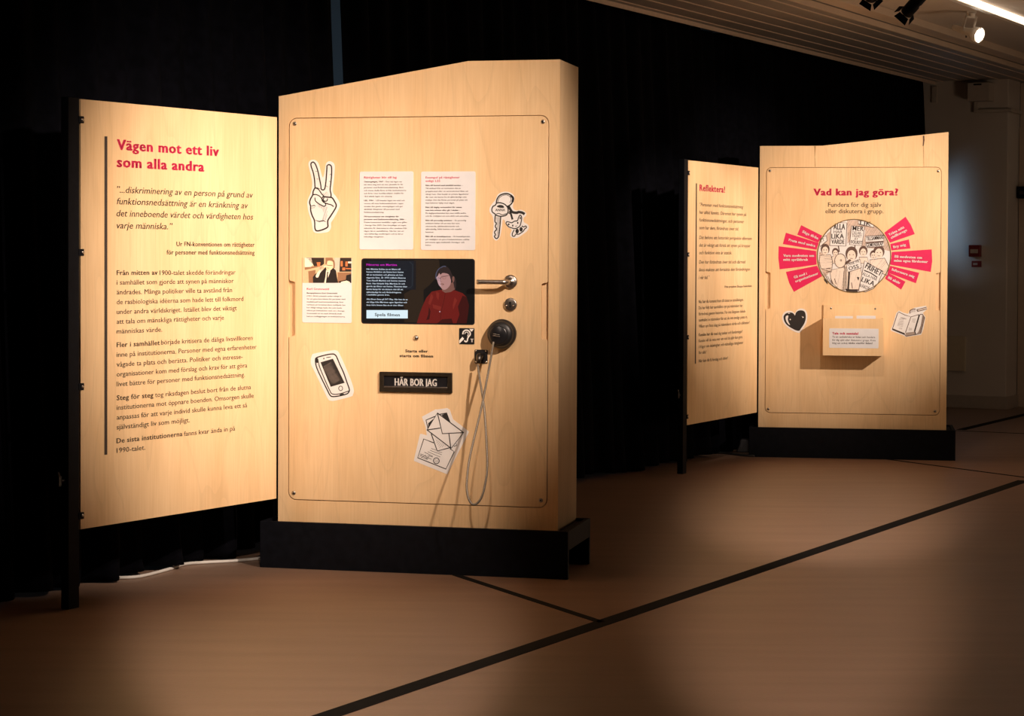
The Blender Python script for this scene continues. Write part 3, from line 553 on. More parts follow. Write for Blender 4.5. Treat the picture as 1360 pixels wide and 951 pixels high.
# -- lever handle, keyhole, push button
c0 = (0.8676,1.0402); x0, z0 = c0
hd = bpy.data.objects.new('door_handle', None); COL.objects.link(hd); hd.parent = B1; hd['label'] = 'brushed steel lever handle with round rosette'
bm = bmesh.new(); lathe(bm, (x0, YF, z0), (0, -1, 0), [(.0245, 0), (.0245, .006), (.0235, .009), (.018, .0105), (.011, .011), (.0105, .013), (0, .013)], 40); bmo('rosette', bm, STEEL, hd)
bm = bmesh.new()
pts = [(x0 - .001, -.012, z0)] + [(x0 - .001 - dx, -dy, z0 - .001) for dx, dy in ((.001, .034), (.004, .044), (.011, .051), (.022, .0535), (.060, .054), (.1085, .054))]
tube(bm, cat3(pts, 4), .0083, 16); bmo('lever', bm, STEEL, hd)
x, z = (0.8679,0.9595)
bm = bmesh.new(); lathe(bm, (x, YF, z), (0, -1, 0), [(.0235, 0), (.0235, .005), (.0225, .0075), (.020, .0082), (0, .0084)], 40); kp = bmo('keyhole_plate', bm, STEEL, B1)
p = Print(YF - .0086); p.disc((x, z + .006), .0042, .0042, HOLE); p.fill([(x - .0022, z + .006), (x + .0022, z + .006), (x + .0030, z - .010), (x - .0030, z - .010)], HOLE); p.build('keyhole', kp)
for sx in (-1, 1):
    bm = bmesh.new(); lathe(bm, (x + sx * .0125, YF - .0083, z - .0045), (0, -1, 0), [(.0036, 0), (.003, .0014), (0, .0018)], 12); bmo('screw', bm, CHROME, kp)
x, z = (0.5209,0.8366)
bm = bmesh.new(); lathe(bm, (x, YF, z), (0, -1, 0), [(.0100, 0), (.0100, .002), (.0085, .004), (.0070, .006), (.0040, .0078), (0, .0084)], 24); bmo('push_button', bm, CHROME, B1)['label'] = 'small round metal push button'
lettering('caption', B1, YF - .0004, [('Starta eller', (0.4804,0.7845), X((0.563,0.7882)), .0108, 2), ('starta om filmen', (0.4591,0.7672), X((0.5828,0.7696)), .0108, 2)], PRINT)
# -- name plate
P4 = [(0.3871,0.714),(0.6568,0.7141),(0.6553,0.6417),(0.3867,0.6417)]; cx = sum(q[0] for q in P4) / 4; cz = sum(q[1] for q in P4) / 4
tl = math.atan2(P4[1][1] - P4[0][1], P4[1][0] - P4[0][0]); hw, hh = (P4[1][0] - P4[0][0]) / 2, (P4[0][1] - P4[3][1]) / 2
np_ = bpy.data.objects.new('name_plate', None); COL.objects.link(np_); np_.parent = B1; np_.location = (cx, YF, cz); np_.rotation_euler = (0, -tl, 0); np_['label'] = 'bronze-black letter plate with white capitals'
BRZ = mat('bronze', (.045, .034, .022), .35, .6, noise=.3, nscale=60)
sheet('frame', [rrect(-hw, hw, -hh, hh, .003), rrect(-hw + .016, hw - .016, -hh + .016, hh - .015, .002)[::-1]], -.010, 0, BRZ, np_, .0015)
sheet('window', [rrect(-hw + .014, hw - .014, -hh + .014, hh - .014, .002)], -.004, -.001, SATIN, np_)
bm = bmesh.new(); box(bm, -hw + .018, hw - .018, -.0105, -.004, -hh + .016, -hh + .021); bmo('lip', bm, STEEL, np_, .001)
lettering('lettering', np_, -.0046, [('HÄR BOR JAG', (-.0790, -.0125), .0760, .0270, 1)], WHITE)
# -- ear symbol
x0, x1, z0, z1 = (0.6798,0.873)[0], (0.736,0.8737)[0], (0.7077,0.8163)[1], (0.7075,0.8739)[1]
c = sheet('hearing_sign', [rrect(x0, x1, z0, z1, .003)], YF - .0012, YF, PLAST, B1); c['label'] = 'black square sign with a white ear and letter T'
p = Print(YF - .0014)
p.fill([(0.6807,0.8296),(0.692,0.843),(0.6985,0.8355),(0.6833,0.8201),(0.6807,0.82)], WHITE); p.fill([(0.7176,0.8713),(0.734,0.8715),(0.7275,0.8625),(0.7231,0.8629)], WHITE)
p.smooth([(0.6937,0.8519),(0.6954,0.8604),(0.7035,0.8664),(0.7133,0.8653),(0.7198,0.8586),(0.7203,0.8502),(0.7144,0.8427),(0.7112,0.8353),(0.7101,0.8289),(0.7047,0.8257),(0.6992,0.8298)], .0050, WHITE)
p.smooth([(0.7007,0.8531),(0.7035,0.8584),(0.7094,0.8595),(0.7133,0.8554),(0.7133,0.8501),(0.7107,0.8448)], .0026, WHITE)
p.text('T', (0.7217,0.8244), (0.7313,0.8245)[0], .0125, WHITE, 2); p.build('ear_symbol', c)
# -- cable socket
x0, z0 = (0.7612,0.7737)
sk = sheet('cable_socket', [rrect(x0 - .0235, x0 + .0235, z0 - .0245, z0 + .0245, .003)], YF - .003, YF, PLAST, B1); sk['label'] = 'square black socket plate with corner screws'
for sx in (-1, 1):
    for sz in (-1, 1):
        bm = bmesh.new(); lathe(bm, (x0 + sx * .0185, YF - .003, z0 + sz * .0195), (0, -1, 0), [(.0038, 0), (.003, .0015), (0, .002)], 10); bmo('screw', bm, CHROME, sk)
bm = bmesh.new(); tube(bm, [(x0, -.004, z0), (x0, -.026, z0 + .002), (x0 - .001, -.034, z0 - .006), (x0 - .001, -.035, z0 - .022)], [.0125, .0125, .0105, .008], 14); bmo('plug', bm, DKST, sk)
# -- stickers
def ink(st, name='drawing', y=YF): return Print(y - .0008)
s = sticker('hand_sticker', [(0.1249,1.475),(0.1405,1.4742),(0.1527,1.4616),(0.1604,1.4364),(0.1677,1.4128),(0.1727,1.4181),(0.1785,1.4489),(0.1818,1.463),(0.1933,1.4701),(0.2082,1.4644),(0.2141,1.4487),(0.2109,1.4048),(0.2068,1.3609),(0.2183,1.3436),(0.2315,1.3232),(0.2332,1.3075),(0.2218,1.2824),(0.2087,1.2605),(0.2004,1.2479),(0.2005,1.2322),(0.1923,1.2171),(0.1725,1.2118),(0.1444,1.2108),(0.1328,1.218),(0.1288,1.2353),(0.1254,1.2573),(0.1161,1.2825),(0.1101,1.314),(0.1127,1.3329),(0.1226,1.3549),(0.1275,1.3737),(0.1284,1.3957),(0.1217,1.4272),(0.1144,1.4555),(0.1163,1.4681)], B1, YF); s['label'] = 'white sticker of a hand making a V sign'
p = ink(s); wd = .0034
p.smooth([(0.1397,1.373),(0.1373,1.4051),(0.1323,1.4303),(0.125,1.4507),(0.124,1.4618),(0.1306,1.4671),(0.1382,1.4632),(0.1448,1.4506),(0.1505,1.4333),(0.1562,1.4082),(0.1615,1.383),(0.1629,1.3704),(0.1688,1.3667),(0.1761,1.3704),(0.1803,1.3924),(0.1826,1.4175),(0.1845,1.4457),(0.1851,1.4535),(0.1917,1.4576),(0.1999,1.4535),(0.2023,1.4425),(0.2017,1.4142),(0.1991,1.3892),(0.1969,1.3672),(0.2002,1.3515),(0.2002,1.3415)], wd, INK)
p.smooth([(0.1391,1.3737),(0.1325,1.3611),(0.1308,1.3485),(0.1219,1.3328),(0.1193,1.3203),(0.1227,1.3077),(0.1234,1.2919),(0.1294,1.2731),(0.136,1.2605),(0.1387,1.2479),(0.1394,1.229),(0.146,1.219),(0.1659,1.2221),(0.1873,1.2322),(0.1882,1.2448),(0.1889,1.2573),(0.2004,1.2746),(0.2168,1.2997),(0.2201,1.3107),(0.2167,1.3201),(0.2052,1.3374),(0.1953,1.3399),(0.1689,1.3422)], wd * 1.1, INK)
for q in ([(0.1391,1.3737),(0.1523,1.3689),(0.1656,1.3516),(0.1738,1.3437)], [(0.1308,1.3485),(0.1424,1.3501),(0.1573,1.3438),(0.1689,1.3296),(0.1805,1.3139),(0.1739,1.3076),(0.1623,1.3123),(0.1491,1.3202),(0.1408,1.3281),(0.1391,1.3391)], [(0.1689,1.3422),(0.1656,1.3327),(0.1706,1.3233),(0.1854,1.317),(0.2019,1.3123),(0.2102,1.306)], [(0.1738,1.339),(0.1706,1.3312),(0.1772,1.3258),(0.1854,1.328),(0.187,1.3358)]): p.smooth(q, wd * .8, INK)
for q in ([(0.1227,1.3077),(0.1359,1.3108),(0.1425,1.3076)], [(0.126,1.3014),(0.1392,1.3029)], [(0.1406,1.4334),(0.1482,1.434)], [(0.1456,1.4066),(0.1522,1.405)], [(0.1951,1.4205),(0.2,1.4243)], [(0.1925,1.3986),(0.1984,1.3954)], [(0.141,1.2573),(0.1559,1.2526),(0.1724,1.2558),(0.1806,1.2511)], [(0.1407,1.3768),(0.1589,1.3705)], [(0.177,1.3845),(0.1886,1.3766)]): p.stroke(q, wd * .8, INK, taper=True)
p.hatch([(0.1458,1.3202),(0.1574,1.3139),(0.1756,1.306),(0.1871,1.3044),(0.1855,1.2762),(0.1806,1.2573),(0.1658,1.2573),(0.173,1.2825),(0.1673,1.2982),(0.1524,1.3045)], INK, 14, .0016, 1.25, .3); p.hatch([(0.1672,1.3516),(0.1853,1.361),(0.1936,1.3452),(0.1738,1.3437)], INK, 6, .0013, .8, .3); p.hatch([(0.1391,1.3768),(0.1506,1.3768),(0.1573,1.3689),(0.1457,1.3705)], INK, 5, .0013, -.5)
p.build('drawing', s)
s = sticker('key_sticker', [(0.8105,1.3292),(0.8208,1.3494),(0.8389,1.3576),(0.8571,1.3576),(0.8727,1.3505),(0.8805,1.3366),(0.8759,1.3165),(0.8749,1.3014),(0.8858,1.2918),(0.9026,1.2943),(0.9169,1.2888),(0.9234,1.2799),(0.9201,1.2711),(0.9131,1.2649),(0.9145,1.251),(0.9274,1.243),(0.9326,1.2334),(0.9275,1.2208),(0.9121,1.2082),(0.8914,1.1956),(0.872,1.1961),(0.8647,1.2056),(0.8701,1.2233),(0.8563,1.2334),(0.8477,1.246),(0.845,1.256),(0.838,1.2598),(0.8355,1.2409),(0.8317,1.2157),(0.8266,1.1955),(0.8149,1.1854),(0.8045,1.1929),(0.8011,1.2055),(0.8043,1.2308),(0.8042,1.256),(0.7998,1.2737),(0.7903,1.2863),(0.7903,1.3015),(0.7975,1.3141)], B1, YF); s['label'] = 'white sticker of a key and a small animal charm on a ring'
p = ink(s)
p.smooth([(0.8144,1.3186),(0.817,1.3317),(0.826,1.3443),(0.839,1.3501),(0.8545,1.3513),(0.8675,1.3455),(0.8753,1.3354),(0.8728,1.3215),(0.865,1.3115),(0.8547,1.3059)], .0034, INK); p.smooth([(0.8196,1.3216),(0.8247,1.3355),(0.8364,1.3443),(0.8519,1.3468),(0.8636,1.3404),(0.8681,1.3316),(0.8637,1.319)], .0014, INK); p.smooth([(0.8662,1.3455),(0.8753,1.3354),(0.8728,1.3215)], .0058, INK)
p.smooth([(0.8105,1.3103),(0.8027,1.3065),(0.7981,1.2964),(0.8002,1.2863),(0.8094,1.28),(0.8133,1.275),(0.8315,1.2712),(0.8496,1.2749),(0.8561,1.2838),(0.8573,1.2938),(0.8547,1.3039),(0.8443,1.314),(0.8287,1.3191),(0.8157,1.3178)], .0030, INK, True); p.blob([(0.8158,1.306),(0.8261,1.3115),(0.8391,1.309),(0.8423,1.3019),(0.8275,1.3014)], INK)
p.smooth([(0.8107,1.2742),(0.8095,1.2535),(0.8147,1.2459),(0.8108,1.2358),(0.8156,1.2257),(0.8083,1.2156),(0.8117,1.2055),(0.8078,1.2),(0.8149,1.1924),(0.8227,1.1993),(0.8265,1.2232),(0.8307,1.2699)], .0030, INK); p.hatch([(0.8133,1.2686),(0.8284,1.2686),(0.8239,1.2207),(0.8208,1.2005),(0.8149,1.198),(0.8166,1.2358)], INK, 6, .0016, 1.53)
p.smooth([(0.8133,1.2787),(0.8236,1.2813),(0.8367,1.2767),(0.8522,1.2807)], .0020, INK); p.text('ANNA', (0.8106,1.2893), (0.8457,1.2893)[0], .0095, INK, 1)
p.smooth([(0.8573,1.309),(0.8651,1.2963),(0.8729,1.2863),(0.8885,1.2837),(0.8962,1.2863),(0.9092,1.2837),(0.9174,1.2787)], .0066, INK); p.smooth([(0.8631,1.2901),(0.8678,1.2787),(0.8735,1.2598)], .0050, INK); p.smooth([(0.8561,1.2863),(0.8626,1.2812),(0.8703,1.2863)], .0022, INK)
p.smooth([(0.8705,1.2485),(0.8614,1.251),(0.8523,1.2515),(0.8505,1.2447),(0.8597,1.2346),(0.8706,1.2303),(0.8835,1.2278),(0.899,1.2354),(0.9046,1.251),(0.9066,1.2674),(0.9009,1.2757),(0.895,1.2661),(0.8912,1.256),(0.8808,1.254)], .0026, INK, True)
p.disc((0.8744,1.2384), .0026, .0038, INK); p.disc((0.8925,1.248), .0026, .0038, INK); p.disc((0.8596,1.2429), .0036, .0034, INK); p.disc((0.9015,1.2649), .0026, .0042, INK); p.stroke([(0.8835,1.2359),(0.8874,1.2359),(0.8899,1.2384)], .0016, INK)
p.disc((0.8905,1.2188), .0062, .0086, INK); p.disc((0.9047,1.2253), .0060, .0082, INK); p.smooth([(0.8797,1.2233),(0.8732,1.2107),(0.8738,1.2019),(0.881,1.2011),(0.8862,1.2082),(0.8965,1.2082),(0.912,1.2183),(0.9172,1.2259),(0.9244,1.2322),(0.921,1.2372),(0.9145,1.2339),(0.9068,1.2372)], .0026, INK)
p.build('drawing', s)
s = sticker('phone_sticker', [(0.1246,0.751),(0.1287,0.7676),(0.1393,0.7754),(0.2045,0.7873),(0.2192,0.7876),(0.2308,0.7803),(0.2466,0.7489),(0.2761,0.6834),(0.2877,0.6456),(0.2846,0.6295),(0.2762,0.6214),(0.2176,0.6058),(0.2007,0.6055),(0.1902,0.6117),(0.1691,0.6514),(0.1394,0.7091),(0.1267,0.733)], B1, YF); s['label'] = 'white sticker of a mobile phone'
p = ink(s)
p.smooth([(0.1425,0.7513),(0.1477,0.7604),(0.1793,0.7699),(0.2066,0.7744),(0.2182,0.7705),(0.2256,0.7586),(0.2361,0.7348),(0.2488,0.7089),(0.2614,0.6751),(0.2709,0.6493),(0.2699,0.6393),(0.2615,0.6311),(0.2343,0.6236),(0.207,0.6204),(0.1965,0.6278),(0.188,0.6437),(0.169,0.6795),(0.1521,0.7133),(0.1446,0.7333)], .0032, INK, True)
p.smooth([(0.1509,0.7575),(0.1584,0.7275),(0.1753,0.6876),(0.1964,0.6439),(0.207,0.63),(0.2343,0.6306),(0.2716,0.6429)], .0024, INK); p.fill([(0.1425,0.7513),(0.1477,0.7604),(0.1509,0.7575),(0.1524,0.7424),(0.1467,0.7393)], INK); p.hatch([(0.1478,0.7373),(0.1562,0.7375),(0.1626,0.7135),(0.1563,0.7134)], INK, 4, .0016, 1.1)
p.fill([(0.1617,0.7436),(0.2088,0.7574),(0.2535,0.671),(0.2006,0.6556)], INK); p.ring((0.2384,0.6507), .0074, .0082, .0018, INK); p.disc((0.1745,0.7574), .0026, .0026, INK); p.stroke([(0.1835,0.761),(0.2014,0.7639)], .0018, INK); p.fill([(0.2343,0.6286),(0.25,0.6329),(0.2511,0.6289),(0.2364,0.6246)], INK)
p.lay = 1; p.hatch([(0.1678,0.7357),(0.2004,0.7482),(0.2426,0.6748),(0.2048,0.6661),(0.1858,0.7039)], GREY, 16, .0016, .55, .6); p.hatch([(0.171,0.7217),(0.2046,0.7322),(0.2342,0.6766),(0.2069,0.6681)], GREY, 14, .0012, 2.2, .6)
p.build('drawing', s)
s = sticker('envelope_sticker', [(0.543,0.5547),(0.5946,0.5828),(0.5973,0.5815),(0.6363,0.5877),(0.646,0.5825),(0.6586,0.5479),(0.7169,0.5063),(0.7156,0.5009),(0.6371,0.3512),(0.6343,0.3524),(0.5142,0.3957),(0.5147,0.4017),(0.5362,0.4926),(0.5418,0.4935),(0.5614,0.4886),(0.5571,0.5187)], B1, YF, False); s['label'] = 'white sticker of envelopes and a postcard'
p = ink(s); e = .0026
p.fill([(0.5668,0.5324),(0.5835,0.5462),(0.5933,0.5518),(0.5669,0.5108)], INK); p.fill([(0.6155,0.5625),(0.6363,0.5702),(0.6495,0.5364),(0.6336,0.5468)], INK); p.stroke([(0.5919,0.5572),(0.5584,0.543),(0.5669,0.5108)], e, INK); p.stroke([(0.6058,0.5642),(0.6363,0.5702)], e, INK)
p.stroke([(0.588,0.4623),(0.5503,0.4754),(0.5281,0.4075),(0.6329,0.3699),(0.6632,0.4325),(0.6479,0.4429)], e, INK)
p.lay = 1; p.fill([(0.6007,0.5695),(0.6976,0.5018),(0.652,0.4443),(0.6006,0.4336),(0.5781,0.4949),(0.5627,0.508)], PAPER); p.lay = 2
p.stroke([(0.6007,0.5695),(0.6976,0.5018),(0.652,0.4443),(0.5627,0.508)], e * 1.15, INK, True); p.stroke([(0.6007,0.5695),(0.6194,0.4959),(0.6976,0.5018)], e, INK); p.stroke([(0.5627,0.508),(0.6115,0.5159)], e, INK); p.stroke([(0.6435,0.4965),(0.6507,0.4456)], e, INK)
p.stroke([(0.5781,0.4949),(0.6006,0.4336),(0.6484,0.4469)], e, INK); p.stroke([(0.67,0.4622),(0.6723,0.4556),(0.6617,0.4513)], e * .7, INK)
p.hatch([(0.5935,0.4792),(0.634,0.4533),(0.609,0.4446),(0.5977,0.4631)], INK, 8, .0018, .9); p.hatch([(0.5365,0.4239),(0.57,0.4139),(0.5645,0.4003),(0.5351,0.4103)], INK, 9, .0022, .5, .5); p.hatch([(0.5365,0.4239),(0.57,0.4139),(0.5645,0.4003),(0.5351,0.4103)], INK, 6, .0014, 2.0, .5)
p.ring((0.5974,0.3985), .0108, .0105, .0020, INK); p.hatch([(0.5882,0.4036),(0.6063,0.4041),(0.6063,0.392),(0.5896,0.3916)], INK, 5, .0020, .6, .5)
for q in ([(0.5783,0.4424),(0.5964,0.4362)], [(0.5741,0.4356),(0.6174,0.4206)], [(0.5658,0.43),(0.6118,0.4123)], [(0.6034,0.431),(0.6187,0.4287)]): p.stroke(q, .0030, INK, taper=True)
for q in ([(0.5532,0.4283),(0.584,0.4143)], [(0.5672,0.4166),(0.584,0.4116)], [(0.5659,0.4084),(0.5798,0.4034)]): p.smooth(q, .0012, INK)
p.build('drawing', s)

# ------------------------------------------------------------------ the listening handset hanging on the near board
x0, z0 = (0.8398,0.8557); o, a = fr('B1')
hs = empty('listening_handset', W('B1', x0, .0035, z0), a, 'round black listening handset on a grey steel cable, right of the video screen', 'handset')
bm = bmesh.new(); lathe(bm, (0, 0, 0), (0, -1, 0), [(0, 0), (.046, 0), (.0515, .004), (.0525, .012), (.0515, .020), (.047, .024), (.046, .026), (.0455, .034), (.043, .041), (.036, .046), (.024, .0485), (0, .049)], 48); bmo('shell', bm, PLAST, hs)
bm = bmesh.new(); lathe(bm, (-.004, -.046, -.003), (0, -1, 0), [(.034, 0), (.033, .004), (.029, .0065), (0, .0072)], 36); bmo('ear_cap', bm, SATIN, hs, 0)
bm = bmesh.new(); box(bm, -.022, .004, -.0575, -.052, -.0095, -.006); box(bm, -.022, .002, -.0575, -.052, -.0030, -.0005); sl = bmo('grip_bars', bm, STEEL, hs, .001); sl.rotation_euler = (0, .14, 0)
pts = [(0.8188,0.828), (0.8059,0.749), (0.7924,0.6765), (0.7776,0.596), (0.7559,0.5017), (0.7355,0.4074), (0.7269,0.3266), (0.7304,0.2811), (0.743,0.2533), (0.7596,0.2497), (0.7788,0.2718), (0.7913,0.3151), (0.7994,0.3823), (0.7945,0.4893), (0.7858,0.5961), (0.7703,0.6895), (0.761,0.7482)]
dep = [.062, .070, .085, .105, .135, .170, .200, .214, .220, .218, .212, .200, .178, .140, .105, .066, .038]
bm = bmesh.new(); tube(bm, cat3([(p_[0] - x0 + .235 * (d_ - .05), -d_, p_[1] - z0 + .15 * (d_ - .05)) for p_, d_ in zip(pts, dep)], 6), .0040, 8)
bmo('cable', bm, mat('cable_steel', (.26, .23, .19), .45, .6, noise=.3, nscale=300), hs)['label'] = 'grey steel-braided cable in a long loop'

# ------------------------------------------------------------------ far board
B2 = board('2', 'birch display board in the background with pink labels around a round crowd drawing', 
  [(0, G['zb2']), (gw, G['zb2']), (gw, G['zr2']), (gw * G['pk2'], G['zl2']), (0, G['zl2'])],
  ((0.0386,0.8765)[0], (1.0031,0.8838)[0], (0.5164,0.2484)[1], (0.5067,1.6285)[1]), ((0.5123,0.8336)[1], (0.5108,1.0405)[1], .024),
  [(0.0568,1.6119), (0.9868,1.6079), (0.0556,0.2674), (0.9799,0.2694)], WP)
for pa_, pb_2 in (([(0.9013,1.8051),(0.9095,1.8059),(0.9114,1.7807),(0.9071,1.7493),(0.9009,1.7473),(0.9024,1.7766)], [(0.9034,1.7473),(0.9071,1.7493),(0.9096,1.632),(0.9068,1.632)]), (None, [(0.3029,1.7498),(0.3121,1.7498),(0.3075,1.6907),(0.3112,1.6336),(0.307,1.6336),(0.3049,1.6991)])):
    p = Print(-.0003)
    if pa_: p.fill(pa_, KNOT)
    p.fill(pb_2, STREAK); p.build('wood_knot', B2)['label'] = 'dark brown crack and knot' if pa_ else 'brown streak in the veneer'
lettering('heading', B2, YF - .0004, [('Vad kan jag göra?', (0.2995,1.473), X((0.7639,1.4728)), .0400, 2)], RED)
lettering('subheading', B2, YF - .0004, [('Fundera för dig själv', (0.3815,1.4088), X((0.6764,1.4089)), .0265, 0), ('eller diskutera i grupp.', (0.3674,1.3724), X((0.6886,1.3727)), .0265, 0)], PRINT)
def pink(poly, items):
    st = sheet('pink_label', [poly], YF - .0006, YF, PINK, B2); p = Print(YF - .0009)
    for s, a_, b_, cap in items:
        d = Vector(b_) - Vector(a_); p.text(s, a_, d.length, cap, WHITE, 2, False, math.atan2(d.y, d.x) or 1e-6)
    p.build('lettering', st); return st
T2 = .0148
pink([(0.2334,1.3056),(0.3507,1.2469),(0.3288,1.2073),(0.2115,1.2518)], [('Säga ifrån', (0.2381,1.2653), (0.3242,1.226), T2)])
pink([(0.1484,1.2629),(0.3317,1.2058),(0.3194,1.1677),(0.1317,1.1992)], [('Prata med andra', (0.1628,1.2173), (0.3097,1.1834), T2)])
pink([(0.108,1.1864),(0.1972,1.1762),(0.3173,1.161),(0.319,1.1251),(0.3207,1.0841),(0.2201,1.0694),(0.1148,1.0569),(0.107,1.1205)], [('Vara medveten om', (0.1344,1.1274), (0.3042,1.1281), T2), ('mitt språkbruk', (0.1346,1.1049), (0.2718,1.1055), T2)])
pink([(0.1498,1.0421),(0.3237,1.0781),(0.3522,1.0193),(0.1951,0.9301),(0.1688,0.9786)], [('Gå med i', (0.1961,1.0049), (0.2664,1.0278), T2), ('organisationer', (0.2037,0.9825), (0.33,1.0296), T2)])
pink([(0.81,1.3534),(0.8395,1.3089),(0.8617,1.2571),(0.7257,1.2085),(0.6938,1.2641)], [('Träna mitt', (0.721,1.2456), (0.8039,1.2903), T2), ('civilkurage', (0.7328,1.2293), (0.8186,1.2741), T2)])
pink([(0.8292,1.2274),(0.8383,1.177),(0.7333,1.1655),(0.7272,1.2011)], [('Bry mig', (0.7449,1.1774), (0.8119,1.1918), T2)])
pink([(0.9548,1.1722),(0.9582,1.1056),(0.9506,1.0464),(0.7266,1.086),(0.7336,1.1195),(0.7363,1.1566)], [('Bli medveten om', (0.7511,1.1255), (0.8999,1.1195), T2), ('mina egna fördomar', (0.7484,1.1032), (0.9321,1.0966), T2)])
pink([(0.8874,1.0409),(0.8696,0.9829),(0.7137,1.0414),(0.7281,1.0801)], [('Informera mig', (0.7356,1.0541), (0.8585,1.0133), T2)])
pink([(0.8127,0.9915),(0.789,0.9468),(0.6993,1.0079),(0.7152,1.0414)], [('Bli aktiv', (0.714,1.0095), (0.7785,0.9772), T2)])
# -- round crowd drawing
ca, cb_ = (0.3245,1.1329), (0.7297,1.1345); ct = (0.526,1.3386)
ctr = (0.5274,1.1337); rx = (cb_[0] - ca[0]) / 2; rz = ct[1] - ctr[1]
circ = [(ctr[0] + rx * math.cos(2 * math.pi * k / 64), ctr[1] + rz * math.sin(2 * math.pi * k / 64)) for k in range(64)]
s = sheet('crowd_picture', [circ], YF - .0006, YF, PAPER, B2); s['label'] = 'round brown-and-white drawing of a crowd with placards'
SEP = mat('sepia_ink', (.10, .055, .040), .7, noise=.2); SEPL = mat('sepia_wash', (.58, .45, .37), .7, noise=.2); SEPD = mat('sepia_dark', (.035, .022, .018), .7, noise=.2)
p = Print(YF - .0008)
p.fill([(0.4884,1.3337),(0.5703,1.3353),(0.6378,1.3071),(0.6862,1.2536),(0.7153,1.205),(0.7252,1.1613),(0.6868,1.1709),(0.5906,1.1803),(0.5713,1.19),(0.5899,1.2778),(0.5127,1.302),(0.5037,1.2141),(0.4917,1.2043)], SEPL)
p.fill([(0.3349,1.1598),(0.3306,1.0913),(0.365,1.0132),(0.4034,1.0525),(0.4057,1.0721),(0.3789,1.1013),(0.3739,1.1306)], SEPL); p.fill([(0.3778,1.2578),(0.3971,1.2725),(0.3976,1.1894),(0.3541,1.1892)], SEPL)
p.hatch([(0.4884,1.3337),(0.5703,1.3353),(0.6378,1.3071),(0.6862,1.2536),(0.7153,1.205),(0.7252,1.1613),(0.6868,1.1709),(0.5906,1.1803),(0.5713,1.19),(0.5899,1.2778),(0.5127,1.302),(0.5037,1.2141),(0.4917,1.2043)], SEP, 26, .0034, 1.0, .4)
p.hatch([(0.3349,1.1598),(0.3306,1.0913),(0.365,1.0132),(0.4034,1.0525),(0.4057,1.0721),(0.3789,1.1013),(0.3739,1.1306)], SEP, 12, .004, .4, .5); p.hatch([(0.3502,1.0522),(0.3943,0.9742),(0.4235,0.9499),(0.3892,1.0133)], SEP, 8, .004, 2.0, .4)
p.lay = 1
def fig(cx, cy_, r, hat=0):
    pass
PW = mat('pale_paper', (.76, .66, .57), .7, noise=.05)
heads = [((0.3678,1.1648), .040, .052), ((0.4245,1.1504), .030, .040), ((0.5139,1.1385), .054, .070), ((0.5788,1.1558), .038, .050), ((0.6342,1.1366), .030, .042), ((0.6653,1.1513), .050, .062)]
bodies = [[(0.3399,1.1354),(0.398,1.1405),(0.4103,1.1014),(0.4035,1.0427),(0.3453,1.062),(0.3353,1.1011)], [(0.4053,1.1307),(0.4415,1.1358),(0.4466,1.0918),(0.408,1.0916)], [(0.4756,1.092),(0.5575,1.1021),(0.5725,1.0241),(0.5634,0.946),(0.467,0.9453)], [(0.5573,1.1265),(0.6006,1.1267),(0.6105,1.0926),(0.5576,1.0923)], [(0.6152,1.1121),(0.6967,1.1222),(0.721,1.0736),(0.7118,1.0249),(0.6203,1.0634)], [(0.3938,1.0524),(0.4854,1.0725),(0.4863,0.9406),(0.4477,0.9452),(0.4039,0.984)]]
for b in bodies: p.fill(b, PW)
for b in bodies: p.stroke(b, .004, SEP, True)
p.hatch(bodies[0], SEP, 9, .005, .1, .4); p.hatch(bodies[4], SEP, 7, .003, .9, .4); p.hatch(bodies[2], SEP, 6, .003, 1.3, .4); p.hatch(bodies[5], SEP, 5, .003, 1.4, .4)
p.lay = 2
for h, a_, b_ in heads:
    p.disc((h[0], h[1] + b_ * .12), a_ * .62, b_ * .58, SEP)
p.lay = 3
for h, a_, b_ in heads:
    p.disc((h[0], h[1] - b_ * .06), a_ * .44, b_ * .46, PW); p.lay = 4
    for q in (-1, 1): p.disc((h[0] + q * a_ * .18, h[1] + .002), .0030, .0030, SEP, 8)
    p.stroke([(h[0] - a_ * .14, h[1] - b_ * .26), (h[0] + a_ * .14, h[1] - b_ * .27)], .0030, SEP); p.lay = 3
p.lay = 5
p.disc((0.4523,1.1065), .031, .039, PW); p.ring((0.4523,1.1065), .031, .039, .0045, SEP); p.disc((0.4552,1.108), .006, .007, SEP)
p.stroke([(0.4795,1.092),(0.4948,1.1018),(0.5092,1.1116)], .012, SEP); p.fill([(0.442,1.0625),(0.471,1.0675),(0.4759,1.0529),(0.4421,1.0478)], PW)
p.stroke([(0.5024,1.053),(0.4995,0.9944),(0.496,0.9406)], .010, SEPD); p.fill([(0.4824,0.9493),(0.5514,0.9434),(0.5491,0.9322),(0.5153,0.9295),(0.4864,0.9357)], SEPD)
p.stroke([(0.4411,1.1895),(0.4462,1.1553)], .006, SEP); p.stroke([(0.5328,1.1947),(0.5306,1.1654)], .006, SEP); p.fill([(0.5436,1.0166),(0.5581,1.0143),(0.5534,0.9947)], SEPD); p.fill([(0.3602,1.0058),(0.3821,0.9937),(0.3822,0.9741),(0.3651,0.9936)], SEPD)
for q in ([(0.4207,1.0061),(0.4306,0.9744)], [(0.3989,1.0085),(0.4136,0.9743)], [(0.515,0.9847),(0.52,0.9506)], [(0.3743,1.0621),(0.3985,1.0632)], [(0.3745,1.0426),(0.3986,1.0451)]): p.stroke(q, .004, SEP)
p.lay = 6
def placard(poly, items):
    p.fill(poly, PAPER); p.lay = 7; p.stroke(poly, .0040, SEP, True)
    for s_, a_, b_, cap, bd in items:
        d = Vector(b_) - Vector(a_); p.text(s_, a_, d.length, cap, SEPD, bd, False, math.atan2(d.y, d.x) or 1e-6)
    p.lay = 6
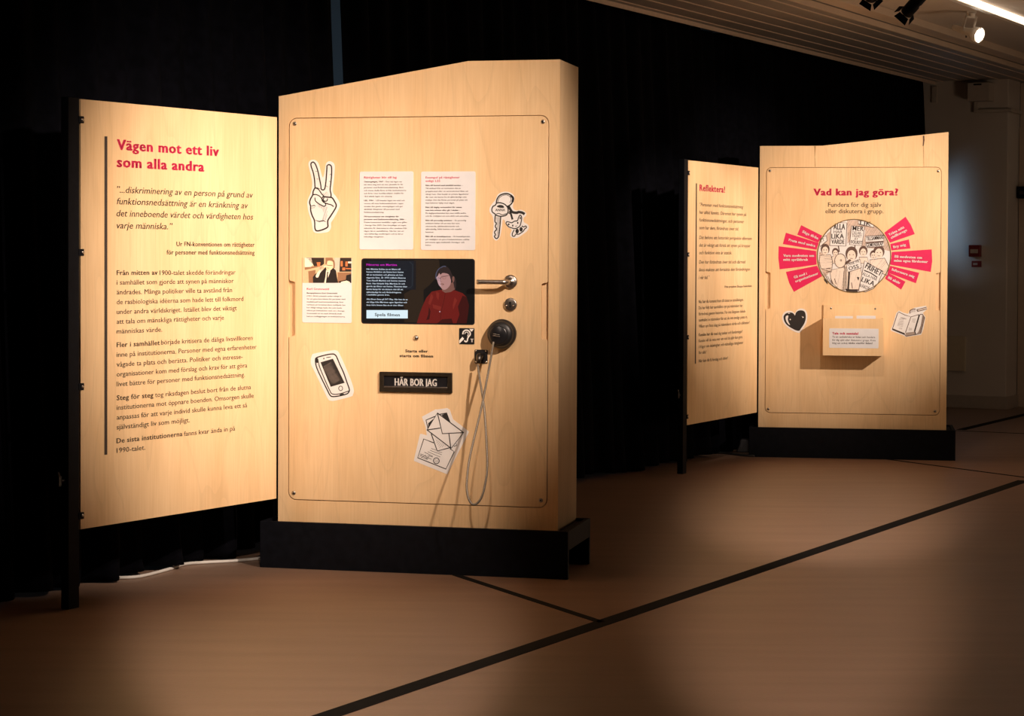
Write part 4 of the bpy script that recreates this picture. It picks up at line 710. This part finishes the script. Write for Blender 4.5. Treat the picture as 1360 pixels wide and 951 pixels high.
placard([(0.3994,1.2896),(0.4402,1.3204),(0.4875,1.319),(0.4822,1.1887),(0.3928,1.1918)], [('ALLA', (0.4125,1.2823), (0.4753,1.2814), .034, 1), ('HAR', (0.4141,1.2603), (0.4624,1.2604), .018, 0), ('LIKA', (0.4012,1.2309), (0.4698,1.2311), .028, 1), ('VÄRDE', (0.4014,1.2016), (0.4724,1.2004), .026, 1)])
placard([(0.5127,1.302),(0.585,1.2973),(0.5713,1.1909),(0.5029,1.1971)], [('MER', (0.5177,1.2766), (0.5779,1.2729), .027, 1), ('DELAK-', (0.5169,1.2571), (0.5709,1.2534), .016, 0), ('TIGHET', (0.5156,1.2396), (0.5686,1.2363), .016, 0), ('ÅT', (0.5277,1.223), (0.5494,1.2216), .014, 0), ('FOLKET', (0.5096,1.2034), (0.5703,1.1987), .020, 1)])
placard([(0.5902,1.2446),(0.6934,1.2512),(0.6903,1.2171),(0.5914,1.2105)], [('TILLSAMMANS', (0.5961,1.2193), (0.6921,1.2293), .022, 1)])
placard([(0.5914,1.2047),(0.6903,1.2137),(0.6924,1.1894),(0.593,1.1793)], [('GEMENSKAP', (0.5954,1.1832), (0.6876,1.1933), .022, 1)])
placard([(0.5486,1.3313),(0.5847,1.3289),(0.633,1.3081),(0.6379,1.2925),(0.5705,1.307),(0.5512,1.3118)], [('LIK', (0.5584,1.3079), (0.6186,1.3022), .024, 1)])
placard([(0.3356,1.2038),(0.3441,1.2332),(0.3731,1.248),(0.3781,1.2187),(0.3396,1.1853)], [('LT', (0.3433,1.2097), (0.366,1.2186), .018, 0)])
placard([(0.4843,1.0871),(0.5613,1.1143),(0.5698,1.068),(0.4953,1.0422)], [('TÄNK PÅ', (0.4912,1.0764), (0.5575,1.0982), .015, 0), ('OSS', (0.501,1.052), (0.5553,1.0679), .022, 1)])
placard([(0.5863,1.1071),(0.6877,1.0467),(0.6617,0.9807),(0.6355,0.9513),(0.5924,0.9325),(0.5539,0.9361)], [('FRIHET', (0.5866,1.0681), (0.6735,1.0222), .034, 1), ('ALLA HAR', (0.5725,1.029), (0.652,0.9943), .018, 0), ('LIKA', (0.5669,0.9924), (0.6354,0.966), .028, 1), ('VÄRDE', (0.5575,0.9606), (0.6116,0.9434), .020, 0)])
p.lay = 7; p.stroke([(0.5843,1.0534),(0.6205,1.039),(0.6567,1.0148)], .006, SEPD)
p.lay = 8; p.stroke(circ, .0052, mat('ring_line', (.16, .10, .03), .6, noise=.1), True)
p.build('drawing', s)
s = sticker('heart_sticker', [(0.1305,0.7856),(0.1341,0.8035),(0.1484,0.8188),(0.1683,0.8235),(0.1882,0.8192),(0.2011,0.8097),(0.2125,0.8265),(0.2279,0.8356),(0.2456,0.8357),(0.2622,0.8258),(0.2696,0.8069),(0.2702,0.7846),(0.266,0.7579),(0.2551,0.7355),(0.242,0.7153),(0.2288,0.7),(0.2089,0.7027),(0.1823,0.7147),(0.1601,0.7301),(0.1411,0.75),(0.1321,0.77)], B2, YF); s['label'] = 'white-edged sticker of a black heart'
p = ink(s); p.blob([(0.138,0.7857),(0.1408,0.7969),(0.1507,0.8077),(0.1684,0.8139),(0.1861,0.8125),(0.1961,0.8052),(0.2016,0.7979),(0.2082,0.8142),(0.2214,0.8243),(0.239,0.8263),(0.2523,0.8213),(0.2601,0.8091),(0.2625,0.7846),(0.2582,0.7622),(0.2484,0.7421),(0.2375,0.7264),(0.2265,0.7118),(0.2088,0.7132),(0.1867,0.7236),(0.1689,0.7346),(0.1533,0.7479),(0.1421,0.7656)], INK); p.lay = 1
p.blob([(0.1541,0.7948),(0.164,0.7966),(0.1645,0.7882),(0.162,0.7747),(0.1665,0.7592),(0.1744,0.7441),(0.1666,0.7469),(0.1554,0.7613),(0.1498,0.7791),(0.1504,0.7892)], PAPER); p.disc((0.1684,0.8094), .0062, .0022, PAPER); p.disc((0.1757,0.7744), .0032, .004, PAPER); p.fill([(0.2404,0.7933),(0.2525,0.7878),(0.2459,0.7833)], PAPER)
p.build('drawing', s)
s = sticker('notebook_sticker', [(0.733,0.7233),(0.7448,0.7502),(0.7635,0.8162),(0.7777,0.8297),(0.7994,0.8189),(0.8281,0.8119),(0.8399,0.8339),(0.8638,0.8463),(0.9257,0.8577),(0.933,0.842),(0.9236,0.8297),(0.9094,0.8174),(0.9239,0.7933),(0.9124,0.7275),(0.9007,0.6958),(0.8172,0.6815),(0.8051,0.6899),(0.7354,0.716)], B2, YF, False); s['label'] = 'white sticker of an open notebook with a pen'
p = ink(s)
p.stroke([(0.7426,0.7258),(0.7695,0.8114),(0.7766,0.8217),(0.8115,0.8044),(0.8438,0.795),(0.8146,0.7071)], .0040, SEP); p.stroke([(0.7414,0.7258),(0.8099,0.6985)], .0095, SEPD); p.stroke([(0.8438,0.795),(0.8879,0.808)], .0035, SEP); p.stroke([(0.8903,0.808),(0.8647,0.7149),(0.8697,0.6967)], .0080, SEPD); p.stroke([(0.8927,0.8088),(0.907,0.8101),(0.9191,0.792),(0.8983,0.703),(0.8697,0.6967),(0.8171,0.6864),(0.8099,0.6985)], .0048, SEP)
p.fill([(0.907,0.8101),(0.9196,0.7908),(0.8995,0.703),(0.8744,0.6974),(0.8863,0.7151),(0.898,0.7468)], GREY); p.fill([(0.8146,0.7058),(0.8648,0.7124),(0.8697,0.6979),(0.8171,0.6876)], GREY); p.lay = 1; p.hatch([(0.9095,0.8029),(0.9196,0.7884),(0.9007,0.7055),(0.8863,0.7029),(0.898,0.7468)], SEP, 10, .0022, 1.3, .3)
p.hatch([(0.7793,0.7847),(0.8056,0.7825),(0.8,0.741),(0.7688,0.7432)], SEP, 9, .0030, -.12, .3); p.hatch([(0.7876,0.7933),(0.82,0.7863),(0.8176,0.7801),(0.7852,0.7872)], SEP, 3, .0038, -.15); p.hatch([(0.7808,0.736),(0.7976,0.7337),(0.7953,0.7239),(0.7761,0.7262)], SEP, 3, .0022, -.12); p.hatch([(0.8511,0.7853),(0.8714,0.7879),(0.8668,0.7611),(0.8476,0.7634)], SEP, 6, .0024, .1); p.hatch([(0.8335,0.734),(0.8515,0.7318),(0.848,0.7196),(0.8312,0.7194)], SEP, 5, .0024, -.2)
p.smooth([(0.8377,0.8132),(0.84,0.8302),(0.8543,0.8377),(0.8686,0.839)], .0050, SEP); p.fill([(0.8758,0.8354),(0.9282,0.8492),(0.9307,0.8395),(0.8806,0.8257)], LGREY); p.stroke([(0.8758,0.8354),(0.9282,0.8492),(0.9307,0.8395),(0.8806,0.8257)], .0042, SEP, True); p.hatch([(0.8413,0.8169),(0.8448,0.8303),(0.8686,0.8366),(0.8687,0.8244)], SEP, 5, .0025, .4); p.fill([(0.8734,0.8342),(0.8794,0.8354),(0.8854,0.8258),(0.8783,0.8245)], SEPD)
p.build('drawing', s)
# -- birch box of idea cards
bx0, bx1 = (0.3606,0.7905)[0], (0.6927,0.7934)[0]; zt, zf, zl = (0.3653,0.8612)[1], (0.3658,0.786)[1], (0.3672,0.58)[1]; dp = .115
cb = bpy.data.objects.new('card_box', None); COL.objects.link(cb); cb.parent = B2; cb['label'] = 'open-topped birch box fixed to the board'
sheet('back_plate', [rrect(bx0, bx1, zl, zt, .002)], YF - .010, YF, WB, cb)
bm = bmesh.new(); y0 = YF - .010; box(bm, bx0, bx0 + .009, y0 - dp + .010, y0, zl, zf); box(bm, bx1 - .009, bx1, y0 - dp + .010, y0, zl, zf); box(bm, bx0 + .009, bx1 - .009, y0 - dp + .010, y0, zl, zl + .009)
bmo('tray', bm, WB, cb, .0008)
fp = sheet('front_plate', [rrect(bx0, bx1, zl, zf, .002)], y0 - dp, y0 - dp + .010, WB, cb)
for q in ((0.4029,0.8399), (0.6475,0.8386)):
    bm = bmesh.new(); lathe(bm, (q[0], YF - .010, q[1]), (0, -1, 0), [(.006, 0), (.0055, .001), (.003, .002), (0, .0022)], 12); bmo('screw', bm, CHROME, cb)
yl = y0 - dp; lc = sheet('box_label', [rrect((0.3953,0.7255)[0], (0.6656,0.7281)[0], (0.5218,0.6223)[1], (0.521,0.7313)[1], .005)], yl - .001, yl, CARD, cb); lc['label'] = 'white label with a red heading'
t3 = .0118; p = Print(yl - .0013)
p.text('Tala och samtala!', (0.4116,0.6975), (0.5534,0.699)[0], .0128, RED, 2)
for s_, a_, b_, bd in (('Ta en tankebricka ur lådan och fundera', (0.4117,0.6792), (0.6467,0.6804), 0), ('för dig själv eller diskutera i grupp. Kom', (0.4118,0.6616), (0.6486,0.6804), 0), ('ihåg att också', (0.412,0.6446), (0.4956,0.6788), 0), ('tänka utanför lådan!', (0.501,0.6456), (0.6319,0.6802), 1)): p.text(s_, a_, b_[0], .0104, PRINT, bd)
p.build('lettering', lc)
for nm, q0, q1, lab in (('left', (0.4258,0.7976), (0.5238,0.7854), 'stack of white idea cards standing in the birch box, left of the two'), ('right', (0.5443,0.8006), (0.6491,0.7865), 'stack of white idea cards standing in the birch box, right of the two')):
    o, a = fr('B2'); xm = (q0[0] + q1[0]) / 2; hw = (q1[0] - q0[0]) / 2
    r_ = empty('idea_card', W('B2', xm, -(y0 - .030), zl + .0095), a, lab, 'cards', 'white idea cards in the birch box'); hgt = q0[1] - zl - .0095
    bm = bmesh.new()
    for k in range(5): box(bm, -hw + .0005 * (k % 2), hw - .0005 * (k % 3), -.040 + k * .010, -.036 + k * .010, 0, hgt - .002 * (k % 3))
    bmo('card_sheets', bm, CARD, r_, .0004)

# ------------------------------------------------------------------ ceiling track and lamps
TW = mat('track_white', (.80, .76, .70), .4, noise=.03)
TT = 1.46
tr = bmesh.new(); rbox(tr, 5.2, 11.0, TT - .060, TT - .024, 2.488, 2.515); tro = bmo('lighting_track', tr, TW, None, .002); tag(tro, 'white lighting track on the ceiling at upper right, running beside a glowing strip', 'lighting track')
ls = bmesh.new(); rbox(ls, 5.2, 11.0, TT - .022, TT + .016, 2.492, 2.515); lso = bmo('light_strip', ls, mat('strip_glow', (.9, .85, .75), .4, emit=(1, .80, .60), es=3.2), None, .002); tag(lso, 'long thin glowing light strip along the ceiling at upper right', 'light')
def aimed(root, d):
    root.rotation_mode = 'QUATERNION'; root.rotation_quaternion = Vector(d).to_track_quat('-Z', 'Y')
# white track head
def track_head():
    P = (2.5796,11.9,2.4753)
    root = empty('track_spotlight', P, 0, 'white lit track spotlight hanging from the ceiling track at upper right', 'spotlight')
    pos = Vector(P); lens = Vector((2.6049,11.8,2.3678)); rear = Vector((2.4866,11.94,2.4285)); ax = (lens - rear).normalized()
    mid = rear.lerp(lens, .55) - pos
    bm = bmesh.new(); top = Vector((2.5791,11.9,2.5366)) - pos
    box(bm, top.x - .026, top.x + .026, top.y - .016, top.y + .016, top.z - .035, top.z + .012); lathe(bm, top + Vector((0, 0, -.035)), (0, 0, -1), [(.024, 0), (.022, .02), (.012, .024), (0, .024)], 16); bmo('adaptor', bm, TW, root, .002)
    sd = ax.cross(Vector((0, 0, 1))).normalized(); bm = bmesh.new()
    y0 = top + Vector((0, 0, -.055))
    tube(bm, [y0 - sd * .050, y0 + sd * .050], .0065, 8); tube(bm, [y0 + Vector((0, 0, .02)), y0], .008, 8)
    for q in (-1, 1): tube(bm, [y0 + sd * q * .046 + Vector((0, 0, .004)), mid + sd * q * .046], .0065, 8)
    bmo('yoke', bm, TW, root)
    L = (lens - rear).length; r0 = rear - pos
    bm = bmesh.new(); lathe(bm, r0, ax, [(0, 0), (.014, 0), (.017, .01), (.019, L * .45), (.027, L * .72), (.040, L * .80), (.045, L), (.041, L), (.038, L - .012)], 24); bmo('housing', bm, TW, root)
    bm = bmesh.new(); lathe(bm, r0, ax, [(.0395, L - .012), (.030, L - .008), (.028, L - .006)], 24); bmo('reflector', bm, mat('reflector_glow', (.9, .8, .7), .3, emit=(1, .72, .50), es=.9), root)
    bm = bmesh.new(); lathe(bm, r0, ax, [(.029, L - .007), (.020, L + .002), (0, L + .006)], 24); bmo('lens', bm, mat('lamp_glow', (1, .95, .9), .2, emit=(1, .88, .72), es=30), root)
    bm = bmesh.new(); q = r0 + ax * L * .5 - Vector((0, 0, .024)); tube(bm, [q, q - Vector((0, 0, .012))], .005, 8); bmo('tilt_knob', bm, DKST, root)
    o = spot('lamp', lens + ax * .012, lens + ax * 2, 10, 60, .8); o.parent = root; o.matrix_parent_inverse = Matrix.Translation(-pos); return root
track_head()
# black barn-door spots
def barn_spot(mouth, rear, aim, label, power, size):
    m_, r_ = Vector(mouth), Vector(rear); ax = (m_ - r_).normalized(); root = empty('stage_spotlight', m_, 0, label, 'spotlight', None)
    L = (m_ - r_).length; r0 = r_ - m_; bm = bmesh.new()
    lathe(bm, r0, ax, [(0, -.012), (.014, -.010), (.022, 0), (.026, .004), (.026, L * .55), (.030, L * .6), (.030, L), (.027, L), (.025, L - .03)], 24)
    for k in range(6): lathe(bm, r0, ax, [(.0262, L * (.06 + .07 * k)), (.029, L * (.07 + .07 * k)), (.0262, L * (.085 + .07 * k))], 24)
    bmo('housing', bm, BLACK, root)
    bm = bmesh.new(); lathe(bm, r0, ax, [(.0265, L - .032), (.012, L - .028), (0, L - .027)], 20); bmo('lens', bm, mat('lens_glow', (.9, .9, .85), .15, emit=(1, .85, .65), es=1.5), root)
    u = ax.orthogonal().normalized(); v = ax.cross(u)
    for a, b, ln in ((u, v, .028), (-u, v, .028), (v, u, .022), (-v, u, .022)):
        bm = bmesh.new(); q = [a * .030 + b * .026, a * .030 - b * .026, a * .046 + ax * ln - b * .034, a * .046 + ax * ln + b * .034]
        f = bm.faces.new([bm.verts.new(x) for x in q]); r = bmesh.ops.solidify(bm, geom=[f], thickness=.0015); bmo('barn_door', bm, BLACK, root)
    bm = bmesh.new(); sd = ax.cross(Vector((0, 0, 1))).normalized(); piv = r0 + ax * L * .42; top = Vector((piv.x, piv.y, 2.505 - m_.z))
    for q in (-1, 1): tube(bm, [piv + sd * q * .027, piv + sd * q * .036, piv + sd * q * .036 + Vector((0, 0, .07)), piv + Vector((0, 0, .085))], .004, 6)
    tube(bm, [piv + Vector((0, 0, .08)), top], .006, 8); bmo('bracket', bm, BLACK, root)
    bm = bmesh.new(); box(bm, top.x - .03, top.x + .03, top.y - .02, top.y + .02, top.z - .01, 2.515 - m_.z); bmo('adaptor', bm, BLACK, root, .002)
    o = spot('lamp', m_ + ax * .03, Vector(aim), power, size, .9); o.parent = root; o.matrix_parent_inverse = Matrix.Translation(-m_)
m2 = Vector((1.8426,9.9,2.2743)); a2 = W('P2', .30, 0, 1.25); barn_spot(m2, m2 - (a2 - m2).normalized() * .15, a2, 'black barn-door spotlight at the top edge, right of the two', 190, 40)
m1 = Vector((1.6763,9.9,2.344)); a1 = W('B2', .5, 0, 1.25); barn_spot(m1, m1 - (a1 - m1).normalized() * .15, a1, 'black barn-door spotlight cut off by the top edge, left of the two', 50, 50)

# ------------------------------------------------------------------ things on the far wall
def wt(px, py, s=10.27):      # wall point
    return None
REDP = mat('alarm_red', (.22, .02, .02), .5, noise=.1); OFFW = mat('box_white', (.52, .46, .40), .6, noise=.04)
def wallbox(bm, t0, t1, z0, z1, d, s=10.27, mi=0): rbox(bm, s - d, s, t0, t1, z0, z1, mi)
def tz(P):                    # room t and z of a world point on the end wall
    v = Vector(P) - RO; return v.dot(RV), P[2]
def onwall(a, b):
    (t0, z1), (t1, z0) = tz(a), tz(b); return t0, t1, z0, z1
t0, t1, z0, z1 = onwall((3.4838,15.85,1.2169), (3.5807,15.85,1.1296))
bm = bmesh.new(); wallbox(bm, t0, t1, z0, z1, .05); o = bmo('alarm_call_point', bm, REDP, None, .004); tag(o, 'small red fire alarm call point on the far wall beside the pillar corner', 'fire alarm')
bm = bmesh.new(); wallbox(bm, t0 + .014, t1 - .014, z0 + .026, z1 - .032, .053); w_ = bmo('glass_panel', bm, OFFW, None, .001); w_.parent = o
t0, t1, z0, z1 = onwall((3.4961,15.85,1.0982), (3.5813,15.85,1.0532))
bm = bmesh.new(); wallbox(bm, t0, t1, z0, z1, .004); o = bmo('alarm_sign', bm, REDP, None, .001); tag(o, 'small red sign plate just below the fire alarm call point', 'sign')
bm = bmesh.new(); wallbox(bm, t0 + .012, t1 - .03, z0 + .014, z0 + .030, .0045); w_ = bmo('lettering_bar', bm, OFFW, None); w_.parent = o
t0, t1, z0, z1 = onwall((3.2493,15.95,0.5356), (3.4698,15.88,0.2751))
bm = bmesh.new(); wallbox(bm, t0, t1, z0, z1, .035); o = bmo('wall_hatch', bm, mat('hatch_paint', (.62, .54, .40), .5, noise=.03), None, .004); tag(o, 'cream square hatch cover low on the far wall right of the display board', 'hatch')
t0, t1, z0, z1 = onwall((3.4629,15.8,2.4131), (3.6499,15.8,2.2789))
bm = bmesh.new(); wallbox(bm, t0, t1, z0, z1, .13); o = bmo('wall_box', bm, OFFW, None, .004); tag(o, 'off-white box under the ceiling on the far wall, top right', 'box')
bm = bmesh.new(); wallbox(bm, t0 + .045, t0 + .105, z1 - .020, z1 - .008, .132); w_ = bmo('slot', bm, HOLE, None); w_.parent = o
zd = tz((3.5489,15.7,2.2099))[1]
bm = bmesh.new(); wallbox(bm, t0 + .02, .53, zd - .012, zd + .012, .03); wallbox(bm, t0 + .02, t0 + .045, zd + .012, z0, .03); o = bmo('cable_duct', bm, OFFW, None, .002); tag(o, 'pale cable duct from the wall box to the pillar corner', 'cable duct')
bm = bmesh.new(); rbox(bm, 10.275, 10.555, .501, .53, zd - .012, zd + .012); o = bmo('cable_duct', bm, OFFW, None, .002); tag(o, 'pale cable duct on the side of the pillar, right of the corner', 'cable duct')
t0, t1, z0, z1 = onwall((3.2218,16.,2.4053), (3.2683,16.,2.2859))
bm = bmesh.new(); wallbox(bm, t0, t1, z0, z1, .015); o = bmo('junction_box', bm, OFFW, None, .003); tag(o, 'small pale junction box at the top of the far wall beside the curtain', 'box')
P = Vector((3.8624,16.05,1.6114)) - RO
bm = bmesh.new(); rbox(bm, 10.49, 10.559, .508, .60, P.z - .045, P.z + .045); o = bmo('door_device', bm, BLACK, None, .004); tag(o, 'small black device on the door frame at the right edge', 'door device')
bm = bmesh.new(); rbox(bm, 10.483, 10.49, .53, .56, P.z - .015, P.z + .012); w_ = bmo('button', bm, DKST, None, .001); w_.parent = o

# ------------------------------------------------------------------ loose things and leaked light on the floor
def floor_tube(name, pts, r, m, label):
    bm = bmesh.new(); tube(bm, cat3([(q[0], q[1], r + .0002) for q in pts], 6), r, 8); o = bmo(name, bm, m); tag(o, label, 'cable')
floor_tube('floor_cable_or_light_leak', [(-1.5242,7.2083), (-1.4587,7.268), (-1.3838,7.312), (-1.2985,7.3482), (-1.222,7.5252), (-1.1867,7.6444), (-1.1116,7.6929), (-1.033,7.7232), (-0.9307,7.7926), (-0.8619,7.8524)], .006, mat('pale_light_leak', (.60, .58, .54), .5, noise=.05), 'thin pale line for light leaking under the curtain hem below the left text panel')  # pale tube stands in for light leaking under the curtain
floor_tube('floor_cable_or_light_leak', [(0.9965,11.9652), (1.1231,12.0382), (1.2266,11.9973), (1.3006,11.8888), (1.3681,11.8475)], .006, mat('dark_cable', (.03, .03, .03), .5, noise=.2), 'dark cable on the floor under the far text panel')
P = Vector((*(1.3383,12.1157), 0)); bm = bmesh.new(); rot = Matrix.Rotation(-.16, 4, 'Z')
box(bm, -.045, .04, 0, .10, 0, .075); 
for v in bm.verts:
    if v.co.z > .05: v.co.x = v.co.x * .72 + .012; v.co.y = .05 + (v.co.y - .05) * .7
o = bmo('power_box', bm, mat('grey_plastic', (.05, .05, .055), .5, noise=.1), None, .006); o.location = P; o.rotation_euler = (0, 0, -.16); tag(o, 'small dark grey power box on the floor beside the far plinth', 'power box')
